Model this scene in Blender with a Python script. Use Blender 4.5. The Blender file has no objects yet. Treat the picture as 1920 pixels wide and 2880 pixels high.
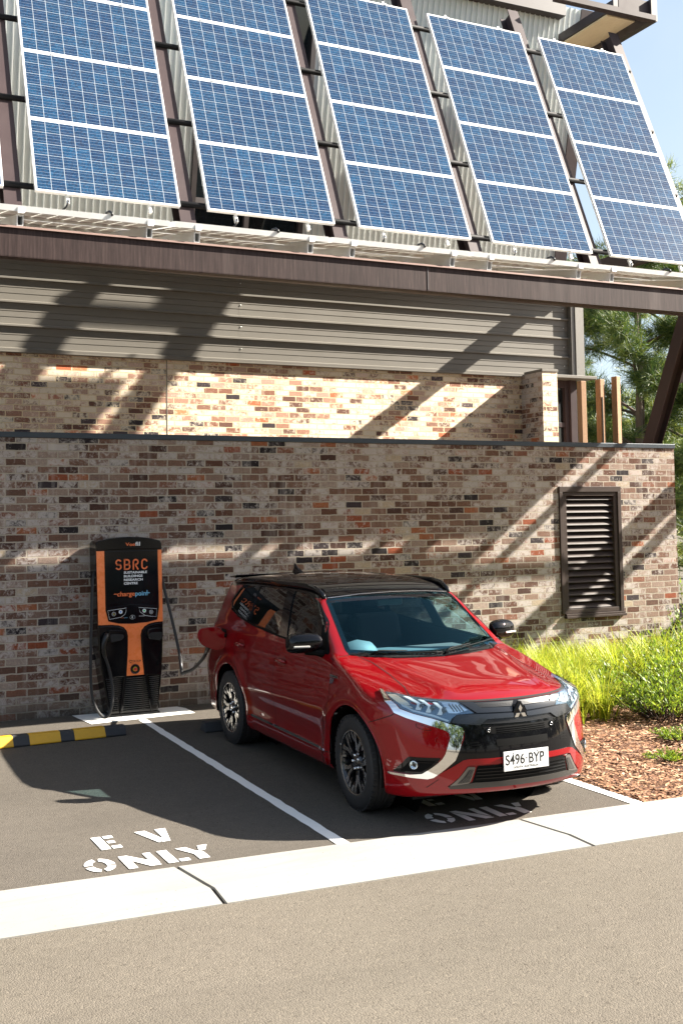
import bpy, bmesh, math, random
import numpy as np
from mathutils import Vector, Matrix, geometry
PI=math.pi
SC=bpy.context.scene
# ---------------------------------------------------------------- camera
FPX,YAW,PITCH,ROLL,HC,PX,PY=3039.3869,.4161,.0529,-.0146,2.1751,766.5,1299.26
def _basis():
    cy,sy=math.cos(YAW),math.sin(YAW)
    f=Vector((sy*math.cos(PITCH),cy*math.cos(PITCH),math.sin(PITCH)))
    r=Vector((cy,-sy,0)); u=r.cross(f)
    return r*math.cos(ROLL)+u*math.sin(ROLL), -r*math.sin(ROLL)+u*math.cos(ROLL), f
_r,_u,_f=_basis()
cd=bpy.data.cameras.new('camera'); cam=bpy.data.objects.new('camera',cd); SC.collection.objects.link(cam)
cam.matrix_world=Matrix(((_r.x,_u.x,-_f.x,0),(_r.y,_u.y,-_f.y,0),(_r.z,_u.z,-_f.z,HC),(0,0,0,1)))
cd.sensor_fit='HORIZONTAL'; cd.sensor_width=24; cd.lens=FPX*24/1920
cd.shift_x=(960-PX)/1920; cd.shift_y=-(1440-PY)/1920
cd.clip_start=.1; cd.clip_end=2000
SC.camera=cam
# ---------------------------------------------------------------- light
SUN=Vector((1.45,-.425,1.0)).normalized()
el=math.asin(SUN.z); az=math.atan2(SUN.x,SUN.y)
w=bpy.data.worlds.new('World'); SC.world=w; w.use_nodes=True
nt=w.node_tree; bg=nt.nodes['Background']
sky=nt.nodes.new('ShaderNodeTexSky'); sky.sky_type='NISHITA'; sky.sun_disc=False
sky.sun_elevation=el; sky.sun_rotation=az; sky.air_density=1.0; sky.dust_density=2.2; sky.ozone_density=1.2
tcw=nt.nodes.new('ShaderNodeTexCoord'); nz=nt.nodes.new('ShaderNodeTexNoise'); nz.inputs['Scale'].default_value=5; nz.inputs['Detail'].default_value=8; nz.inputs['Distortion'].default_value=.4
nt.links.new(tcw.outputs['Generated'],nz.inputs['Vector']); rmp=nt.nodes.new('ShaderNodeMapRange'); rmp.inputs[1].default_value=.45; rmp.inputs[2].default_value=.78; rmp.inputs[3].default_value=.25; rmp.inputs[4].default_value=.65; nt.links.new(nz.outputs[0],rmp.inputs[0])
mxw=nt.nodes.new('ShaderNodeMix'); mxw.data_type='RGBA'; nt.links.new(rmp.outputs[0],mxw.inputs[0]); nt.links.new(sky.outputs[0],mxw.inputs[6]); mxw.inputs[7].default_value=(3.3,3.9,4.4,1)
nt.links.new(mxw.outputs[2],bg.inputs[0]); bg.inputs[1].default_value=.05
ld=bpy.data.lights.new('sun','SUN'); ld.energy=5.0; ld.angle=math.radians(.5); ld.color=(1,.93,.82)
lo=bpy.data.objects.new('sun',ld); SC.collection.objects.link(lo)
lo.rotation_mode='QUATERNION'; lo.rotation_quaternion=SUN.to_track_quat('Z','Y'); lo.location=(10,-5,15)
SC.view_settings.view_transform='Standard'; SC.view_settings.look='None'
SC.view_settings.exposure=2.25; SC.view_settings.gamma=1
# ---------------------------------------------------------------- helpers
COL=SC.collection
def tag(o,label=None,cat=None,group=None,kind=None):
    if label: o['label']=label
    if cat: o['category']=cat
    if group: o['group']=group
    if kind: o['kind']=kind
    return o
def empty(name,loc=(0,0,0),rz=0,parent=None):
    o=bpy.data.objects.new(name,None); COL.objects.link(o); o.location=loc; o.rotation_euler=(0,0,rz)
    o.empty_display_size=.2
    if parent: o.parent=parent
    return o
class MB:
    def __init__(s): s.v=[]; s.f=[]; s.m=[]; s.sm=[]
    def add(s,v,f,m=0,sm=False):
        b=len(s.v); s.v+= [tuple(p) for p in v]; s.f+=[tuple(i+b for i in q) for q in f]
        s.m+=[m]*len(f); s.sm+=[sm]*len(f); return s
    def box(s,x0,x1,y0,y1,z0,z1,m=0):
        v=[(x,y,z) for x in (x0,x1) for y in (y0,y1) for z in (z0,z1)]
        f=[(0,1,3,2),(4,6,7,5),(0,4,5,1),(2,3,7,6),(0,2,6,4),(1,5,7,3)]
        return s.add(v,f,m)
    def obox(s,c,ax,ay,az_,m=0):  # oriented box, half axes vectors
        c,ax,ay,az_=map(Vector,(c,ax,ay,az_))
        v=[c+ax*i+ay*j+az_*k for i in (-1,1) for j in (-1,1) for k in (-1,1)]
        f=[(0,1,3,2),(4,6,7,5),(0,4,5,1),(2,3,7,6),(0,2,6,4),(1,5,7,3)]
        return s.add(v,f,m)
    def bar(s,a,b,w_,h,up=(0,0,1),m=0):
        a,b=Vector(a),Vector(b); d=(b-a); L=d.length; d.normalize(); up=Vector(up)
        sx=d.cross(up).normalized(); uz=sx.cross(d).normalized()
        return s.obox((a+b)/2,d*L/2,sx*w_/2,uz*h/2,m)
    def prism(s,pts,ex,m=0):   # pts: planar polygon 3D list, ex: extrusion vector
        n=len(pts); ex=Vector(ex); P=[Vector(p) for p in pts]
        v=P+[p+ex for p in P]
        f=[tuple(range(n))[::-1],tuple(range(n,2*n))]+[(i,(i+1)%n,n+(i+1)%n,n+i) for i in range(n)]
        return s.add(v,f,m)
    def tube(s,pts,r,n=8,m=0,cap=True,closed=False):
        P=[Vector(p) for p in pts]; R=r if isinstance(r,(list,tuple)) else [r]*len(P)
        v=[];f=[]; prev=None
        for i,p in enumerate(P):
            if closed: d=P[(i+1)%len(P)]-P[i-1]
            else: d=P[min(i+1,len(P)-1)]-P[max(i-1,0)]
            d.normalize()
            if prev is None:
                a=Vector((0,0,1)) if abs(d.z)<.9 else Vector((1,0,0)); prev=d.cross(a).normalized()
            else: prev=(prev-d*prev.dot(d)).normalized()
            b=d.cross(prev)
            for k in range(n):
                t=2*PI*k/n; v.append(p+(prev*math.cos(t)+b*math.sin(t))*R[i])
        L=len(P); rng=L if closed else L-1
        for i in range(rng):
            for k in range(n):
                j=(i+1)%L; f.append((i*n+k,i*n+(k+1)%n,j*n+(k+1)%n,j*n+k))
        if cap and not closed: f+= [tuple(range(n))[::-1],tuple((L-1)*n+k for k in range(n))]
        return s.add(v,f,m,True)
    def lathe(s,prof,axis='y',c=(0,0,0),n=32,m=0,sm=True):  # prof: [(along,rad)]
        v=[];f=[]
        for a,r in prof:
            for k in range(n):
                t=2*PI*k/n; x,z=r*math.cos(t),r*math.sin(t)
                v.append((c[0]+x,c[1]+a,c[2]+z) if axis=='y' else ((c[0]+a,c[1]+x,c[2]+z) if axis=='x' else (c[0]+x,c[1]+z,c[2]+a)))
        for i in range(len(prof)-1):
            for k in range(n): f.append((i*n+k,i*n+(k+1)%n,(i+1)*n+(k+1)%n,(i+1)*n+k))
        return s.add(v,f,m,sm)
    def build(s,name,mats,parent=None,bevel=0,seg=2,smooth=None,auto=None):
        me=bpy.data.meshes.new(name); me.from_pydata([tuple(p) for p in s.v],[],s.f)
        if not isinstance(mats,(list,tuple)): mats=[mats]
        for mt in mats: me.materials.append(mt)
        me.polygons.foreach_set('material_index',s.m)
        me.polygons.foreach_set('use_smooth',s.sm if smooth is None else [smooth]*len(s.f))
        bm=bmesh.new(); bm.from_mesh(me)
        bmesh.ops.recalc_face_normals(bm,faces=bm.faces); bm.to_mesh(me); bm.free()
        me.update()
        o=bpy.data.objects.new(name,me); COL.objects.link(o)
        if parent: o.parent=parent
        if bevel:
            b=o.modifiers.new('bevel','BEVEL'); b.width=bevel; b.segments=seg; b.limit_method='ANGLE'; b.angle_limit=.6; b.harden_normals=False
        return o
# ---------------------------------------------------------------- materials
MATS={}
def nmat(name):
    m=bpy.data.materials.new(name); m.use_nodes=True; return m,m.node_tree.nodes,m.node_tree.links,m.node_tree.nodes['Principled BSDF']
def mat(name,col,rough=.5,metal=0,var=.0,scale=20,bump=0,bscale=80,coat=0,spec=.5,stretch=None,emis=None):
    if name in MATS: return MATS[name]
    m,N,L,P=nmat(name)
    P.inputs['Roughness'].default_value=rough; P.inputs['Metallic'].default_value=metal
    P.inputs['Coat Weight'].default_value=coat; P.inputs['Coat Roughness'].default_value=.03
    P.inputs['Specular IOR Level'].default_value=spec
    P.inputs['Base Color'].default_value=(*col,1)
    tc=N.new('ShaderNodeTexCoord'); mp=N.new('ShaderNodeMapping'); L.new(tc.outputs['Object'],mp.inputs[0])
    if stretch: mp.inputs['Scale'].default_value=stretch
    if var:
        n=N.new('ShaderNodeTexNoise'); n.inputs['Scale'].default_value=scale; n.inputs['Detail'].default_value=6; n.inputs['Roughness'].default_value=.65
        L.new(mp.outputs[0],n.inputs['Vector'])
        mx=N.new('ShaderNodeMix'); mx.data_type='RGBA'; L.new(n.outputs[0],mx.inputs[0])
        mx.inputs[6].default_value=(*[c*(1-var) for c in col],1); mx.inputs[7].default_value=(*[min(1,c*(1+var)) for c in col],1)
        L.new(mx.outputs[2],P.inputs['Base Color'])
        r=N.new('ShaderNodeMapRange'); L.new(n.outputs[0],r.inputs[0]); r.inputs[3].default_value=max(0,rough-.12); r.inputs[4].default_value=min(1,rough+.12); L.new(r.outputs[0],P.inputs['Roughness'])
    if bump:
        n=N.new('ShaderNodeTexNoise'); n.inputs['Scale'].default_value=bscale; n.inputs['Detail'].default_value=5; L.new(mp.outputs[0],n.inputs['Vector'])
        b=N.new('ShaderNodeBump'); b.inputs['Strength'].default_value=bump; b.inputs['Distance'].default_value=.01; L.new(n.outputs[0],b.inputs['Height']); L.new(b.outputs[0],P.inputs['Normal'])
    if emis: P.inputs['Emission Color'].default_value=(*emis[0],1); P.inputs['Emission Strength'].default_value=emis[1]
    MATS[name]=m; return m
def math_(N,L,op,a,b=None,c=None):
    n=N.new('ShaderNodeMath'); n.operation=op
    for i,x in enumerate((a,b,c)):
        if x is None: continue
        if isinstance(x,(int,float)): n.inputs[i].default_value=x
        else: L.new(x,n.inputs[i])
    return n.outputs[0]
def ramp(N,L,fac,stops,interp='LINEAR'):
    r=N.new('ShaderNodeValToRGB'); r.color_ramp.interpolation=interp; e=r.color_ramp.elements
    while len(e)<len(stops): e.new(.5)
    for i,(p,c) in enumerate(stops): e[i].position=p; e[i].color=(*c,1) if len(c)==3 else c
    L.new(fac,r.inputs[0]); return r.outputs[0]
def mixc(N,L,fac,a,b,mode='MIX'):
    n=N.new('ShaderNodeMix'); n.data_type='RGBA'; n.blend_type=mode
    for i,x in ((0,fac),(6,a),(7,b)):
        if isinstance(x,(int,float)): n.inputs[i].default_value=x
        elif isinstance(x,tuple): n.inputs[i].default_value=(*x,1)
        else: L.new(x,n.inputs[i])
    return n.outputs[2]
def noise(N,L,vec,scale,detail=4,rough=.6,dist=0):
    n=N.new('ShaderNodeTexNoise'); n.inputs['Scale'].default_value=scale; n.inputs['Detail'].default_value=detail
    n.inputs['Roughness'].default_value=rough; n.inputs['Distortion'].default_value=dist; L.new(vec,n.inputs['Vector']); return n.outputs[0]
def brick_mat(name,axis='x',light=0.0,z0=0.035-.043,seed=0,gain=1.0,damp=False,dark=1.0,mort=((.42,.345,.265),(.62,.53,.42)),smear=(.58,.52,.475)):
    m,N,L,P=nmat(name)
    tc=N.new('ShaderNodeTexCoord'); sp=N.new('ShaderNodeSeparateXYZ'); L.new(tc.outputs['Object'],sp.inputs[0])
    u=sp.outputs[0] if axis=='x' else sp.outputs[1]
    # irregular edges
    n1=noise(N,L,tc.outputs['Object'],28,3,.6); n2=noise(N,L,tc.outputs['Object'],9,2,.5)
    du=math_(N,L,'MULTIPLY',math_(N,L,'SUBTRACT',n1,.5),.014)
    dv=math_(N,L,'MULTIPLY',math_(N,L,'SUBTRACT',n2,.5),.018)
    cb=N.new('ShaderNodeCombineXYZ')
    L.new(math_(N,L,'ADD',math_(N,L,'ADD',u,du),40+seed*.37),cb.inputs[0])
    L.new(math_(N,L,'ADD',math_(N,L,'ADD',sp.outputs[2],dv),-z0+.0855*40),cb.inputs[1])
    bt=N.new('ShaderNodeTexBrick'); L.new(cb.outputs[0],bt.inputs['Vector'])
    bt.inputs['Color1'].default_value=(0,0,0,1); bt.inputs['Color2'].default_value=(1,1,1,1); bt.inputs['Mortar'].default_value=(0,0,0,1)
    bt.inputs['Scale'].default_value=1; bt.inputs['Brick Width'].default_value=.2367; bt.inputs['Row Height'].default_value=.0855
    bt.inputs['Mortar Size'].default_value=.0085; bt.inputs['Mortar Smooth'].default_value=.25; bt.offset=.5; bt.squash=1.0
    t=bt.outputs['Color']
    k=1
    br=ramp(N,L,t,[(0,(.040,.034,.040)),(.045,(.12,.068,.055)),(.13,(.20,.105,.075)),(.22,(.28,.165,.12)),(.31,(.42,.13,.065)),(.345,(.33,.21,.16)),
        (.47,(.42,.31,.25)),(.58,(.21,.125,.095)),(.66,(.50,.20,.10)),(.68,(.36,.26,.215)),(.76,(.50,.40,.34)),(.86,(.075,.062,.070)),(.90,(.36,.18,.125)),(.945,(.68,.60,.46)),(.965,(.56,.48,.42))],'CONSTANT')
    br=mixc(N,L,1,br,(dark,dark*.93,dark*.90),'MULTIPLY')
    nb=noise(N,L,tc.outputs['Object'],60,5,.7); br=mixc(N,L,1.0,br,ramp(N,L,nb,[(.25,(.70,.70,.70)),(.75,(1.35,1.3,1.25))]),'MULTIPLY')
    # whitewash / mortar smears per patch
    ns=noise(N,L,tc.outputs['Object'],14,8,.78,.6); nl=noise(N,L,tc.outputs['Object'],.8,3,.55)
    wn=N.new('ShaderNodeTexWhiteNoise'); wn.noise_dimensions='1D'; L.new(t,wn.inputs['W'])
    th=math_(N,L,'ADD',math_(N,L,'ADD',ns,math_(N,L,'MULTIPLY',math_(N,L,'SUBTRACT',nl,.5),.45)),math_(N,L,'MULTIPLY',math_(N,L,'SUBTRACT',wn.outputs[0],.5),.26))
    sm=ramp(N,L,th,[(.485-light,(0,0,0)),(.62-light,(.88,.88,.88))])
    br=mixc(N,L,sm,br,smear)
    mo=mixc(N,L,noise(N,L,tc.outputs['Object'],35,4,.7),*mort)
    col=mixc(N,L,bt.outputs['Fac'],br,mo)
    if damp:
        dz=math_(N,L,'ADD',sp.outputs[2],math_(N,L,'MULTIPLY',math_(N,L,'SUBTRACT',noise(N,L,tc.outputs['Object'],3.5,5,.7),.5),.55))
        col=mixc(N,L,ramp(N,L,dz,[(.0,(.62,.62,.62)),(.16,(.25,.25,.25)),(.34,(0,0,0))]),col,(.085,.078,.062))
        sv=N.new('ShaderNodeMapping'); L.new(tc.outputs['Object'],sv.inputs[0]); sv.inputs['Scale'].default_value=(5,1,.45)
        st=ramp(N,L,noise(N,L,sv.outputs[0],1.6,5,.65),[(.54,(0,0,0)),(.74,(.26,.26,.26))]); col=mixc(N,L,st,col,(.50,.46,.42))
    col=mixc(N,L,1,col,(gain,gain,gain),'MULTIPLY')
    L.new(col,P.inputs['Base Color']); P.inputs['Roughness'].default_value=.93; P.inputs['Specular IOR Level'].default_value=.25
    h=math_(N,L,'ADD',math_(N,L,'MULTIPLY',bt.outputs['Fac'],-1.0),math_(N,L,'ADD',math_(N,L,'MULTIPLY',nb,.55),math_(N,L,'MULTIPLY',noise(N,L,tc.outputs['Object'],180,4,.7),.35)))
    h=math_(N,L,'ADD',h,math_(N,L,'MULTIPLY',t,.5))
    b=N.new('ShaderNodeBump'); b.inputs['Strength'].default_value=.9; b.inputs['Distance'].default_value=.009; L.new(h,b.inputs['Height']); L.new(b.outputs[0],P.inputs['Normal'])
    return m
def asphalt_mat(name,base,contrast=1.0,scale=1.0):
    m,N,L,P=nmat(name)
    tc=N.new('ShaderNodeTexCoord'); o=tc.outputs['Object']
    v=N.new('ShaderNodeTexVoronoi'); v.inputs['Scale'].default_value=125*scale; L.new(o,v.inputs['Vector'])
    g=ramp(N,L,v.outputs['Color'],[(0,(.22,.21,.20)),(.10,(.35,.33,.31)),(.16,(.85,.84,.82)),(.75,(1.10,1.08,1.05)),(1,(1.8,1.75,1.65))])
    big=noise(N,L,o,.7,5,.6); mid=noise(N,L,o,11,4,.6)
    c=mixc(N,L,big,tuple(x*.82 for x in base),tuple(x*1.18 for x in base))
    c=mixc(N,L,.75*contrast,c,g,'MULTIPLY')
    c=mixc(N,L,ramp(N,L,mid,[(.3,(.0,0,0)),(.7,(.35,.35,.35))]),c,tuple(x*1.25 for x in base))
    # worn patches, faint tyre tracks and spots
    mp=N.new('ShaderNodeMapping'); L.new(o,mp.inputs[0]); mp.inputs['Scale'].default_value=(.25,1.6,1)
    c=mixc(N,L,ramp(N,L,noise(N,L,mp.outputs[0],1.1,4,.6,.5),[(.52,(0,0,0)),(.68,(.30,.30,.30))]),c,tuple(x*.70 for x in base))
    c=mixc(N,L,ramp(N,L,noise(N,L,o,2.3,5,.75,.8),[(.66,(0,0,0)),(.72,(.5,.5,.5))]),c,tuple(x*.55 for x in base))
    L.new(c,P.inputs['Base Color']); P.inputs['Roughness'].default_value=.95; P.inputs['Specular IOR Level'].default_value=.08
    hh=math_(N,L,'ADD',math_(N,L,'MULTIPLY',v.outputs['Distance'],-1.2),math_(N,L,'MULTIPLY',noise(N,L,o,160*scale,3,.6),.8))
    b=N.new('ShaderNodeBump'); b.inputs['Strength'].default_value=.5; b.inputs['Distance'].default_value=.005; L.new(hh,b.inputs['Height']); L.new(b.outputs[0],P.inputs['Normal'])
    return m
def glass_mat(name,tint=(.5,.6,.6),gl=1.0,rough=0.0,refl=(1,1,1),ior=1.5):
    if name in MATS: return MATS[name]
    m,N,L,P=nmat(name); N.remove(P); out=N['Material Output']
    tr=N.new('ShaderNodeBsdfTransparent'); tr.inputs[0].default_value=(*tint,1)
    g=N.new('ShaderNodeBsdfGlossy'); g.inputs['Roughness'].default_value=rough; g.inputs[0].default_value=(*refl,1)
    fr=N.new('ShaderNodeFresnel'); gg=N.new('ShaderNodeNewGeometry'); L.new(math_(N,L,'ADD',math_(N,L,'MULTIPLY',gg.outputs['Backfacing'],1/ior-ior),ior),fr.inputs[0])
    mx=N.new('ShaderNodeMixShader'); f=math_(N,L,'MINIMUM',math_(N,L,'MULTIPLY',fr.outputs[0],gl),1.0)
    L.new(f,mx.inputs[0]); L.new(tr.outputs[0],mx.inputs[1]); L.new(g.outputs[0],mx.inputs[2]); L.new(mx.outputs[0],out.inputs[0])
    MATS[name]=m; return m
_fontcache={}
def text_mb(mb,s,size,origin,ux,uy,depth=.002,m=0,align='LEFT',sx=1.0,bold=0.0,shear=0,space=1.0):
    """writing as flat mesh letters added to MB; origin=baseline start, ux/uy unit vectors"""
    key=(s,size,bold,shear,space)
    cu=bpy.data.curves.new('t','FONT'); cu.body=s; cu.size=size; cu.align_x=align; cu.offset=bold; cu.shear=shear; cu.space_character=space; cu.resolution_u=4
    ob=bpy.data.objects.new('t',cu); COL.objects.link(ob)
    dg=bpy.context.evaluated_depsgraph_get(); me=bpy.data.meshes.new_from_object(ob.evaluated_get(dg))
    ux=Vector(ux); uy=Vector(uy); o=Vector(origin); n=ux.cross(uy)
    v=[o+ux*(p.co.x*sx)+uy*p.co.y+n*depth for p in me.vertices]
    f=[tuple(p.vertices) for p in me.polygons]
    mb.add(v,f,m)
    bpy.data.objects.remove(ob); bpy.data.curves.remove(cu); bpy.data.meshes.remove(me)
    return mb
def copy_tree(o,parent=None):
    c=o.copy(); COL.objects.link(c)
    if parent: c.parent=parent
    for ch in list(o.children): copy_tree(ch,c)
    return c
# ================================================================ materials of the place
M_brick=brick_mat('brick',light=-.005,gain=1.15,damp=True,dark=.42,mort=((.26,.225,.18),(.38,.335,.275)),smear=(.36,.325,.30)); M_brick_sunlit=brick_mat('brick_sunlit_upper',light=.03,seed=3,gain=1.8,dark=.80,mort=((.40,.32,.20),(.55,.45,.30)),smear=(.53,.46,.36)); M_brickY=brick_mat('brick_side','y',seed=5,dark=.8)  # upper wall is the same brick, brightened to put strong sun into its colour
M_asph=asphalt_mat('asphalt',(.090,.080,.069)); M_road=asphalt_mat('road_asphalt',(.118,.104,.086),1.0,.9)
M_conc=mat('concrete',(.50,.48,.44),.85,var=.10,scale=2.2,bump=.15,bscale=120)
M_steel=mat('mauve_steel',(.052,.037,.038),.5,var=.12,scale=6,spec=.15)
M_steeld=mat('dark_steel',(.045,.035,.035),.5,var=.15,scale=8)
M_black=mat('black_metal',(.012,.012,.013),.35)
M_purl=mat('purlin_black',(.008,.008,.009),.6,spec=.1)
M_alu=mat('white_aluminium',(.74,.74,.72),.4,metal=.15,var=.08,scale=9)
M_frame=mat('panel_frame_white',(.80,.80,.78),.35,metal=.15)
M_cap=mat('capping_blue_grey',(.040,.050,.062),.4,metal=.3,var=.1)
M_clad=mat('cladding_grey',(.150,.137,.115),.5,metal=.0,var=.07,scale=3,stretch=(.3,1,1))
M_corr=mat('corrugated_pale',(.68,.70,.67),.5,metal=.0,var=.06,scale=2)
M_louv=mat('louvre_bronze',(.050,.037,.032),.5,var=.15,scale=7,spec=.15)
M_timber=mat('timber',(.34,.19,.095),.7,var=.30,scale=9,stretch=(6,6,.5),bump=.3)
M_soffit=mat('pine_lining',(.78,.64,.44),.6,var=.15,scale=5,stretch=(1,.2,1))
M_dark=mat('dark_interior',(.01,.01,.011),.8)
M_wglass=mat('window_glass_dark',(.012,.016,.018),.04,spec=.8)
M_paint=mat('marking_paint',(.78,.77,.74),.75,var=.10,scale=30,bump=.25,bscale=150)
def beam_mat():
    m,N,L,P=nmat('streaky_beam'); tc=N.new('ShaderNodeTexCoord'); mp=N.new('ShaderNodeMapping'); L.new(tc.outputs['Object'],mp.inputs[0]); mp.inputs['Scale'].default_value=(1,1,.06)
    n=noise(N,L,mp.outputs[0],45,4,.7); n2=noise(N,L,mp.outputs[0],2.0,2,.5)
    c=ramp(N,L,n,[(.30,(.022,.014,.013)),(.55,(.042,.027,.025)),(.75,(.068,.046,.041))])
    c=mixc(N,L,ramp(N,L,n2,[(.62,(0,0,0)),(.72,(.55,.55,.55))]),c,(.11,.085,.078))
    L.new(c,P.inputs['Base Color']); P.inputs['Roughness'].default_value=.6; P.inputs['Specular IOR Level'].default_value=.15; return m
M_beam=beam_mat()
# ================================================================ ground
def sheet(name,poly,z,m,label=None,kind='structure',thick=0,**k):
    mb=MB(); mb.add([(x,y,z) for x,y in poly],[tuple(range(len(poly)))]); 
    o=mb.build(name,m); o['kind']=kind
    if label: o['label']=label
    return o
g=sheet('ground',[(-300,-300),(300,-300),(300,600),(-300,600)],-.12,mat('soil',(.10,.085,.06),.95,var=.3,scale=3))
KY0=lambda x:6.62-.036*(x-1.1)+.0  # kerb far edge
KY1=lambda x:5.875-.028*(x-1.0)  # kerb near edge
road=MB(); xs=[-40,1,6,60]
road.add([(-40,-40,-.003),(60,-40,-.003),(60,KY1(60)+.01,-.003),(-40,KY1(-40)+.01,-.003)],[(0,1,2,3)])
tag(road.build('road',M_road),kind='structure')
sheet('parking_bay_asphalt',[(-30,KY0(-30)-.01),(5.86,KY0(5.86)-.01),(5.86,12.3),(-30,12.3)],-.004,M_asph)
# concrete edge strip cast in lengths with open joints
def kerb():
    joints=[(-30,-30),(-.35,-.33),(2.206,2.246),(4.757,4.809),(7.3,7.37),(30,30)]
    random.seed(4)
    for i in range(5):
        (a0,a1),(b0,b1)=joints[i],joints[i+1]; g_=.014; mb=MB()
        n=9; top=[];low=[]
        # crack-like joint: slightly bent
        def edge(x0,x1,s):
            pts=[]
            for t in (0,.5,.62,1): 
                x=x0+(x1-x0)*t+ (.0 if t in (0,1) else (.035 if t==.5 else .045)) ; y=(KY0(x0)*(1-t)+KY1(x1)*t); pts.append((x+s*g_,y))
            return pts
        L_=edge(a0,a1,1); R_=edge(b0,b1,-1)
        v=[];f=[]
        for (lx,ly),(rx,ry) in zip(L_,R_):
            for k in range(n+1):
                t=k/n; v.append((lx+(rx-lx)*t,ly+(ry-ly)*t,0.0))
        dz=[.004,.001,.001,.003]
        for r in range(4):
            for k in range(n+1): x,y,z=v[r*(n+1)+k]; v[r*(n+1)+k]=(x,y,dz[r])
        for r in range(3):
            for k in range(n): f.append((r*(n+1)+k,r*(n+1)+k+1,(r+1)*(n+1)+k+1,(r+1)*(n+1)+k))
        # skirt
        ring=[0*(n+1)+k for k in range(n+1)]+[r*(n+1)+n for r in range(1,4)]+[3*(n+1)+k for k in range(n-1,-1,-1)]+[r*(n+1) for r in (2,1)]
        b=len(v); v+=[(v[i2][0],v[i2][1],-.11) for i2 in ring]
        for k in range(len(ring)): f.append((ring[k],ring[(k+1)%len(ring)],b+(k+1)%len(ring),b+k))
        mb.add(v,f); o=mb.build('kerb',kerbm); o['kind']='structure'
def kerb_mat():
    m,N,L,P=nmat('kerb_concrete'); o=N.new('ShaderNodeTexCoord').outputs['Object']
    c=ramp(N,L,noise(N,L,o,1.3,6,.6),[(.3,(.225,.219,.202)),(.7,(.262,.256,.238))])
    mp=N.new('ShaderNodeMapping'); L.new(o,mp.inputs[0]); mp.inputs['Scale'].default_value=(.35,2.5,1)
    st=ramp(N,L,noise(N,L,mp.outputs[0],1.5,5,.7,1.2),[(.54,(0,0,0)),(.66,(.45,.45,.45))])
    c=mixc(N,L,st,c,(.215,.188,.150))
    sp=ramp(N,L,noise(N,L,o,55,3,.5),[(.27,(.35,.33,.3)),(.31,(1,1,1))]); c=mixc(N,L,1.0,c,sp,'MULTIPLY')
    L.new(c,P.inputs['Base Color']); P.inputs['Roughness'].default_value=.88
    b=N.new('ShaderNodeBump'); b.inputs['Strength'].default_value=.25; b.inputs['Distance'].default_value=.004; L.new(noise(N,L,o,140,4,.6),b.inputs['Height']); L.new(b.outputs[0],P.inputs['Normal'])
    return m
kerbm=kerb_mat(); kerb()
for (a0,a1) in ((-.35,-.33),(2.206,2.246),(4.757,4.809),(7.3,7.37)):
    mb=MB(); mb.add([(a0-.02,KY0(a0),-.016),(a0+.08,KY0(a0),-.016),(a1+.08,KY1(a1),-.016),(a1-.02,KY1(a1),-.016)],[(0,1,2,3)]); mb.build('kerb_joint',mat('joint_dirt',(.02,.017,.014),.95))['kind']='structure'
# ---------------------------------------------------------------- painted markings
def ragged(pts,amp,step,seed):
    random.seed(seed); out=[]
    n=len(pts)
    for i in range(n):
        a,b=Vector(pts[i]),Vector(pts[(i+1)%n]); k=max(1,int((b-a).length/step))
        for j in range(k): 
            p=a+(b-a)*j/k; out.append((p.x+random.uniform(-amp,amp),p.y+random.uniform(-amp,amp)))
    return out
def mark(name,poly,label,z=.001,**k):
    mb=MB(); mb.add([(x,y,z) for x,y in poly],[tuple(range(len(poly)))])
    return tag(mb.build(name,M_paint),label,'marking',kind=None)
mark('bay_line',ragged([(3.325,6.535),(3.415,6.535),(3.545,11.55),(3.455,11.55)],.005,.12,1),'long white painted line dividing the two parking bays, ending at the charger base')
mark('base_marking',ragged([(2.86,12.16),(2.93,11.55),(4.15,11.66),(4.16,12.01),(4.10,12.16)],.003,.2,2),'white painted patch on the asphalt under the charging station',z=.0014)
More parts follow.
